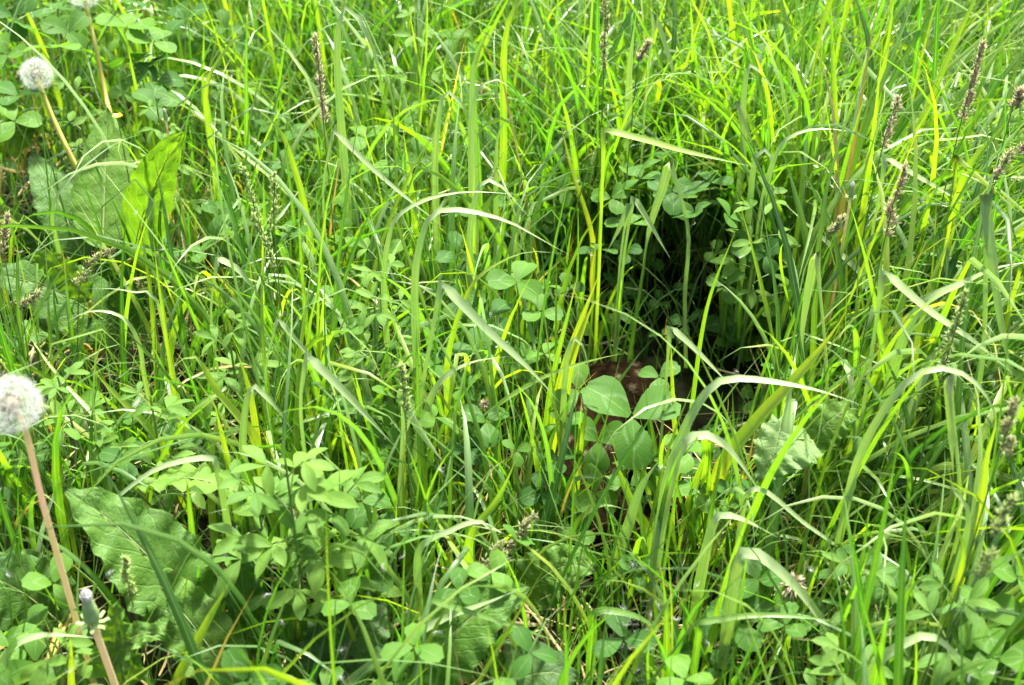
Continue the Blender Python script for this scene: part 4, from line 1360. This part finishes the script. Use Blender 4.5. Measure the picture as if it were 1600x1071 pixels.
def seed_grass(label, top, bottom, h, seed, mat, base_px=None, fat=0.85, lobes=None, open_=0.0, dy=0.0, wmm=2.2):
    """top / bottom: ends of the seed head in the picture; h: height of its top"""
    rg = np.random.default_rng(seed)
    tp = at_z(top[0], top[1], h)
    bt = at_y(bottom[0], bottom[1], tp[1] + dy)
    if base_px is None:
        base_px = (bottom[0] + (bottom[0] - top[0]) * 1.0, 0)
    base = np.array([bt[0] + np.clip((bt[0] - tp[0]) * 1.3, -.12, .12), tp[1] + .01, 0.])
    org = base.copy()
    e = empty('cocksfoot_plant', org)
    tag(e, label, 'cocksfoot grass', 'cocksfoot stems with seed heads')
    C = curve_pts([base + [0, 0, -.004], (base * .5 + bt * .5) + [(bt[0] - base[0]) * -.1, 0, 0], bt, tp], 22)
    V, F, uv = tube(C, wmm / 2000, .0005, 5)
    obj('stem', mesh_np('stem', local(V, org), F, M_STEM, uv, .5), e)
    L = np.linalg.norm(tp - bt)
    ax = norm(tp - bt)
    ch = []
    nl = lobes or max(3, int(L / .013))
    for q in range(nl):
        f = q / max(1, nl - 1)
        side = norm(np.cross(ax, rg.normal(0, 1, 3)))
        off = (0.0022 + .010 * open_ * (1 - f)) * rg.uniform(.4, 1.2) * fat
        lc = bt + (tp - bt) * (f * .92) + side * off
        lobe_l = L / nl * 1.35 * rg.uniform(.8, 1.2)
        k = int(58 * fat)
        for j in range(k):
            t = rg.uniform(-.45, .5)
            rad = .0029 * fat * (1 - .45 * f) * math.sqrt(max(0.05, 1 - (2 * t) ** 2)) * rg.uniform(.4, 1)
            s2 = norm(np.cross(ax, rg.normal(0, 1, 3)))
            p = lc + ax * t * lobe_l + s2 * rad
            ch.append(spikelet(p, norm(ax * 1.0 + s2 * .22 + side * .15), rg.uniform(.0045, .0075), .0008, rg))
    V, F, U, r = tri_spikelets(ch)
    obj('seed_head', mesh_np('seed_head', local(V, org), F, mat, U, r, smooth=False), e)
    # a leaf or two on the stem
    for q in range(2):
        f = rg.uniform(.25, .5)
        p = C[int(f * 21)]
        a = rg.uniform(0, 6.28)
        bl = blades_np(p[None], np.array([rg.uniform(.12, .2)]), np.array([rg.uniform(.004, .007)]), np.array([a]), np.array([.25]), np.array([rg.uniform(.4, 1.6)]),
                       np.array([1.8]), np.array([0.]), np.array([rg.normal(0, .6)]), np.array([.5]), np.array([0.]), np.array([rg.uniform(.3, .8)]), seg=9)
        obj('blade', mesh_np('blade', local(bl[0], org), bl[1], M_GRASS, bl[2], bl[3]), e)


HEADS = [
 ('grey seed head on an upright stem left of the top middle', (494, 62), (505, 185), .42, M_SEEDP, {}),
 ('pale green slim seed head at the top of the middle', (946, 8), (944, 95), .44, M_SEED, {}),
 ('small brown seed head beside the slim pale green one', (1012, 70), (998, 92), .38, M_SEEDP, {}),
 ('brown-green seed head leaning right among tall yellow blades', (1402, 162), (1380, 225), .40, M_SEEDP, {}),
 ('purplish seed head upright above the leaning grass at the right', (1411, 268), (1387, 355), .40, M_SEEDP, dict(fat=1.1)),
 ('tall purplish seed head in the top right grass', (1535, 70), (1505, 178), .44, M_SEEDP, dict(fat=1.1)),
 ('blurred brown seed head cut off by the right edge', (1594, 145), (1583, 165), .42, M_SEEDP, dict(fat=1.2)),
 ('purplish seed head by the right edge below the brown one', (1594, 228), (1560, 272), .40, M_SEEDP, dict(fat=1.1)),
 ('green clustered seed head left of the upper middle', (378, 270), (400, 335), .36, M_SEEDG, {}),
 ('slim upright seed head beside the green clustered one', (430, 286), (428, 350), .35, M_SEEDG, {}),
 ('green seed head above the drooping pale blade in the left middle', (403, 345), (425, 410), .35, M_SEEDG, {}),
 ('pale seed head standing over the slanting pale blades in the middle', (627, 580), (632, 632), .30, M_SEEDG, {}),
 ('small seed head leaning in the grass right of the hollow', (1315, 346), (1295, 362), .32, M_SEED, {}),
 ('yellow-green seed head in the leaning grass at the right', (1507, 468), (1480, 560), .36, M_SEEDG, dict(fat=1.1)),
 ('broad blurred green seed head at the lower right edge', (1576, 785), (1520, 865), .36, M_SEEDG, dict(fat=1.5, open_=.8)),
 ('brown-green seed head by the right edge above the blurred broad one', (1590, 635), (1565, 700), .38, M_SEED, dict(fat=1.3)),
 ('long pale open panicle leaning right in front of the hollow', (836, 806), (710, 925), .20, M_SEED, dict(fat=1.05, open_=.7, lobes=9)),
 ('knotted seed head over the dark dock leaves at the left', (172, 390), (128, 432), .26, M_SEED, dict(fat=1.05, open_=.5)),
 ('small clustered seed head at the left edge above the broad dark dock', (58, 458), (35, 476), .26, M_SEED, {}),
 ('brownish seed head at the left edge by the tall dock leaf', (12, 345), (6, 392), .30, M_SEEDP, {}),
 ('green seed spike standing low among the lower left dock leaves', (194, 880), (203, 925), .20, M_SEEDG, dict(fat=.9)),
]
for i, (lab, tp, bt, h, mt, kw) in enumerate(HEADS):
    seed_grass(lab, tp, bt, h, 500 + i, mt, **kw)


# ------------------------------------------------------------------ the fawn curled up in the hollow
def fawn_material():
    m, t = new_mat('fawn_coat')
    b = NT(t)
    geo = b.n('ShaderNodeNewGeometry')
    tc = b.n('ShaderNodeTexCoord')
    n1 = b.noise(tc.outputs['Object'], 160, 5, 0.7)
    col = b.mix(b.ramp(n1, [(0.3, (0, 0, 0)), (0.7, (1, 1, 1))]), (0.006, 0.0038, 0.0016), (0.020, 0.0122, 0.0048))  # brown fur taken near black, the hollow's shade put into its colour
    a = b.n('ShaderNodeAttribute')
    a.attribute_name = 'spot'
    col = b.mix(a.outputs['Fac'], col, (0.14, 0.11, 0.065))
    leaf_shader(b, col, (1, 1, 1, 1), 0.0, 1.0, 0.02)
    return m


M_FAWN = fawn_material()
M_NOSE = plain('fawn_nose_black', (0.012, 0.011, 0.011), 0.35, 0.5)


def build_fawn():
    org = np.array([0.14, 1.12, 0.0])
    place = np.array([0.118, 1.125, -0.028])
    g = -0.012
    bm = bmesh.new()
    g = -0.012

    def cap(pts):
        """chain of (x,y,z,r): overlapping balls, fused below"""
        pts = np.array(pts, float)
        pts[:, :3] = org + (pts[:, :3] - org) * FAWN_S
        pts[:, 3] *= 0.74
        for i in range(len(pts) - 1):
            L = np.linalg.norm(pts[i + 1, :3] - pts[i, :3])
            for k in range(max(2, int(L / 0.008)) + 1):
                p = pts[i] + (pts[i + 1] - pts[i]) * k / max(2, int(L / 0.008))
                bmesh.ops.create_icosphere(bm, subdivisions=2, radius=p[3], matrix=Matrix.Translation(p[:3] - org))
    # back in a curve: rump far right, shoulders near, head folded back along the flank
    cap([(.195, 1.215, g + .062, .050), (.165, 1.245, g + .070, .062), (.115, 1.235, g + .075, .066), (.075, 1.19, g + .074, .066), (.06, 1.125, g + .072, .062),
         (.075, 1.065, g + .068, .052), (.10, 1.025, g + .066, .036), (.135, 1.005, g + .064, .030)])
    # head, muzzle to the right
    cap([(.140, 1.003, g + .064, .031), (.165, 1.00, g + .060, .030), (.19, 1.005, g + .052, .022), (.218, 1.018, g + .044, .015), (.232, 1.027, g + .041, .012)])
    # ears laid back
    cap([(.135, 1.018, g + .092, .010), (.118, 1.033, g + .108, .013), (.10, 1.048, g + .115, .009), (.088, 1.058, g + .118, .004)])
    cap([(.140, .985, g + .088, .009), (.120, .975, g + .100, .012), (.10, .970, g + .104, .008), (.088, .966, g + .105, .004)])
    # hind leg: thigh, hock, shank and hoof folded inside the curl
    cap([(.20, 1.21, g + .055, .040), (.215, 1.165, g + .045, .028), (.20, 1.115, g + .035, .016), (.235, 1.175, g + .026, .010), (.225, 1.10, g + .022, .008), (.212, 1.072, g + .02, .009)])
    # fore leg folded under the chest
    cap([(.09, 1.07, g + .045, .026), (.135, 1.08, g + .030, .014), (.175, 1.075, g + .026, .010), (.14, 1.05, g + .022, .008), (.12, 1.04, g + .02, .008)])
    me0 = bpy.data.meshes.new('fawn_raw')
    bm.to_mesh(me0)
    bm.free()
    tmp = obj('fawn_raw', me0)
    rm = tmp.modifiers.new('r', 'REMESH')
    rm.mode = 'VOXEL'
    rm.voxel_size = 0.0032
    sm = tmp.modifiers.new('s', 'SMOOTH')
    sm.factor = .5
    sm.iterations = 4
    dg = bpy.context.evaluated_depsgraph_get()
    me = bpy.data.meshes.new_from_object(tmp.evaluated_get(dg))
    bpy.data.objects.remove(tmp)
    me.name = 'fawn'
    me.polygons.foreach_set('use_smooth', np.ones(len(me.polygons), bool))
    me.materials.clear()
    me.materials.append(M_FAWN)
    n = len(me.vertices)
    V = np.zeros(n * 3, np.float32)
    N = np.zeros(n * 3, np.float32)
    me.vertices.foreach_get('co', V)
    me.vertices.foreach_get('normal', N)
    V, N = V.reshape(-1, 3), N.reshape(-1, 3)
    rg = np.random.default_rng(77)
    # pale spots in rough rows over back and flank
    Wd = V + org
    seeds = Wd[rg.choice(n, 400, replace=False)]
    seeds = seeds[(seeds[:, 1] > 1.08) & (seeds[:, 2] > .02)]
    pick = []
    for s in seeds:
        if all(np.linalg.norm(s - p) > .016 for p in pick):
            pick.append(s)
    sp = np.zeros(n, np.float32)
    for p in pick:
        dd = np.linalg.norm((Wd - p), axis=1)
        sp = np.maximum(sp, np.clip((.0050 - dd) / .003, 0, 1) * .8)
    at = me.attributes.new('spot', 'FLOAT', 'POINT')
    at.data.foreach_set('value', sp)
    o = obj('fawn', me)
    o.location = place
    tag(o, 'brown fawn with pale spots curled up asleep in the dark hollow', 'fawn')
    # short coat
    k = 26000
    ii = rg.integers(0, n, k)
    p = V[ii] + rg.normal(0, .0018, (k, 3)).astype(np.float32)
    nn = N[ii]
    flow = np.stack([Wd[ii][:, 1] - 1.12, -(Wd[ii][:, 0] - .14), np.zeros(k)], -1)
    flow = norm(flow)
    flow = norm(flow - nn * (flow * nn).sum(1)[:, None] + rg.normal(0, .25, (k, 3)))
    d = norm(nn * .45 + flow)
    L = rg.uniform(.005, .010, k)[:, None]
    sd = norm(np.cross(d, nn + rg.normal(0, .1, (k, 3)))) * .00035
    Vh = np.stack([p - sd, p + sd, p + d * L], 1).reshape(-1, 3)
    F = np.arange(k * 3).reshape(k, 3)
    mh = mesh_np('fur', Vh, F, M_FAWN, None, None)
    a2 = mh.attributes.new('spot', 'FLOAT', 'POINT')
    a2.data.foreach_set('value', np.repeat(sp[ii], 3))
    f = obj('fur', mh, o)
    f['kind'] = 'stuff'
    bm = bmesh.new()
    bmesh.ops.create_uvsphere(bm, u_segments=12, v_segments=8, radius=.0085)
    mn = bpy.data.meshes.new('nose')
    bm.to_mesh(mn)
    bm.free()
    mn.materials.append(M_NOSE)
    no = obj('nose', mn, o)
    no.location = (np.array([.238, 1.030, g + .042]) - org) * FAWN_S


build_fawn()


# ------------------------------------------------------------------ small things
def fluff():
    rg = np.random.default_rng(91)
    ch = []
    for q in range(70):
        px, py = rg.normal(1000, 26), rg.normal(985, 34)
        c = at_z(px, py, rg.uniform(.04, .15))
        ch.append(pappus_chunks(c, rg.normal(0, 1, 3), 14, rg.uniform(.004, .007), .00007, rg, .5))
    for q in range(70):
        px, py = rg.uniform(0, 1600), rg.uniform(0, 1071)
        c = at_z(px, py, rg.uniform(.1, .28))
        ch.append(pappus_chunks(c, rg.normal(0, 1, 3), 12, .005, .00009, rg, .5))
    V, F, U, r = merge(ch)
    o = obj('dandelion_fluff', mesh_np('dandelion_fluff', V, F, M_PAPPUS, U, r))
    tag(o, 'white dandelion fluff caught in the grass', None, None, 'stuff')


fluff()


def withered(label, px, py, h, seed, size=.016, mat=None, n=90):
    rg = np.random.default_rng(seed)
    c = at_z(px, py, h)
    org = np.array([c[0], c[1], 0.])
    e = empty('withered_flower', org)
    tag(e, label, 'flower')
    V, F, uv = tube(curve_pts([org + [0, 0, -.004], (org + c) / 2 + [.01, 0, 0], c], 8), .0013, .0011, 5)
    obj('stalk', mesh_np('stalk', local(V, org), F, M_STEM, uv, .5), e)
    ch = []
    for q in range(n):
        d = norm(rg.normal(0, 1, 3) + [0, 0, .4])
        p = [c, c + d * size * .35, c + d * size * .6 - UP * size * .12]
        V, F, uv = ribbon(curve_pts(p, 5), size * .12, norm(rg.normal(0, 1, 3)), P_LANCE, 3, .2)
        ch.append((V, F, uv, rg.random()))
    m = merge(ch)
    obj('petals', mesh_np('petals', local(m[0], org), m[1], mat or M_WITHER, m[2], m[3]), e)


withered('buff withered flower head lying under the sweeping pale blade', 1237, 915, .14, 5, .024)
withered('shrivelled buff flower under the flat arching pale blade', 758, 632, .14, 6, .012)


def buttercup():
    c = at_z(184, 184, .25)
    org = np.array([c[0], c[1], 0.])
    e = empty('yellow_flower', org)
    tag(e, 'tiny yellow flower above the tall upright dock leaf', 'flower')
    V, F, uv = tube(curve_pts([org + [0, 0, -.004], (org + c) / 2, c], 6), .001, .0008, 4)
    obj('stalk', mesh_np('stalk', local(V, org), F, M_STEM, uv, .5), e)
    for q in range(5):
        a = q * 1.2566
        V, F, uv = leaflet_geo(c, np.array([math.cos(a), math.sin(a), .5]), np.array([-math.cos(a) * .5, -math.sin(a) * .5, 1]), .007, .006, 5, 5, P_ROUND, .1)
        obj('petal', mesh_np('petal', local(V, org), F, M_YELLOW, uv, .5), e)


buttercup()
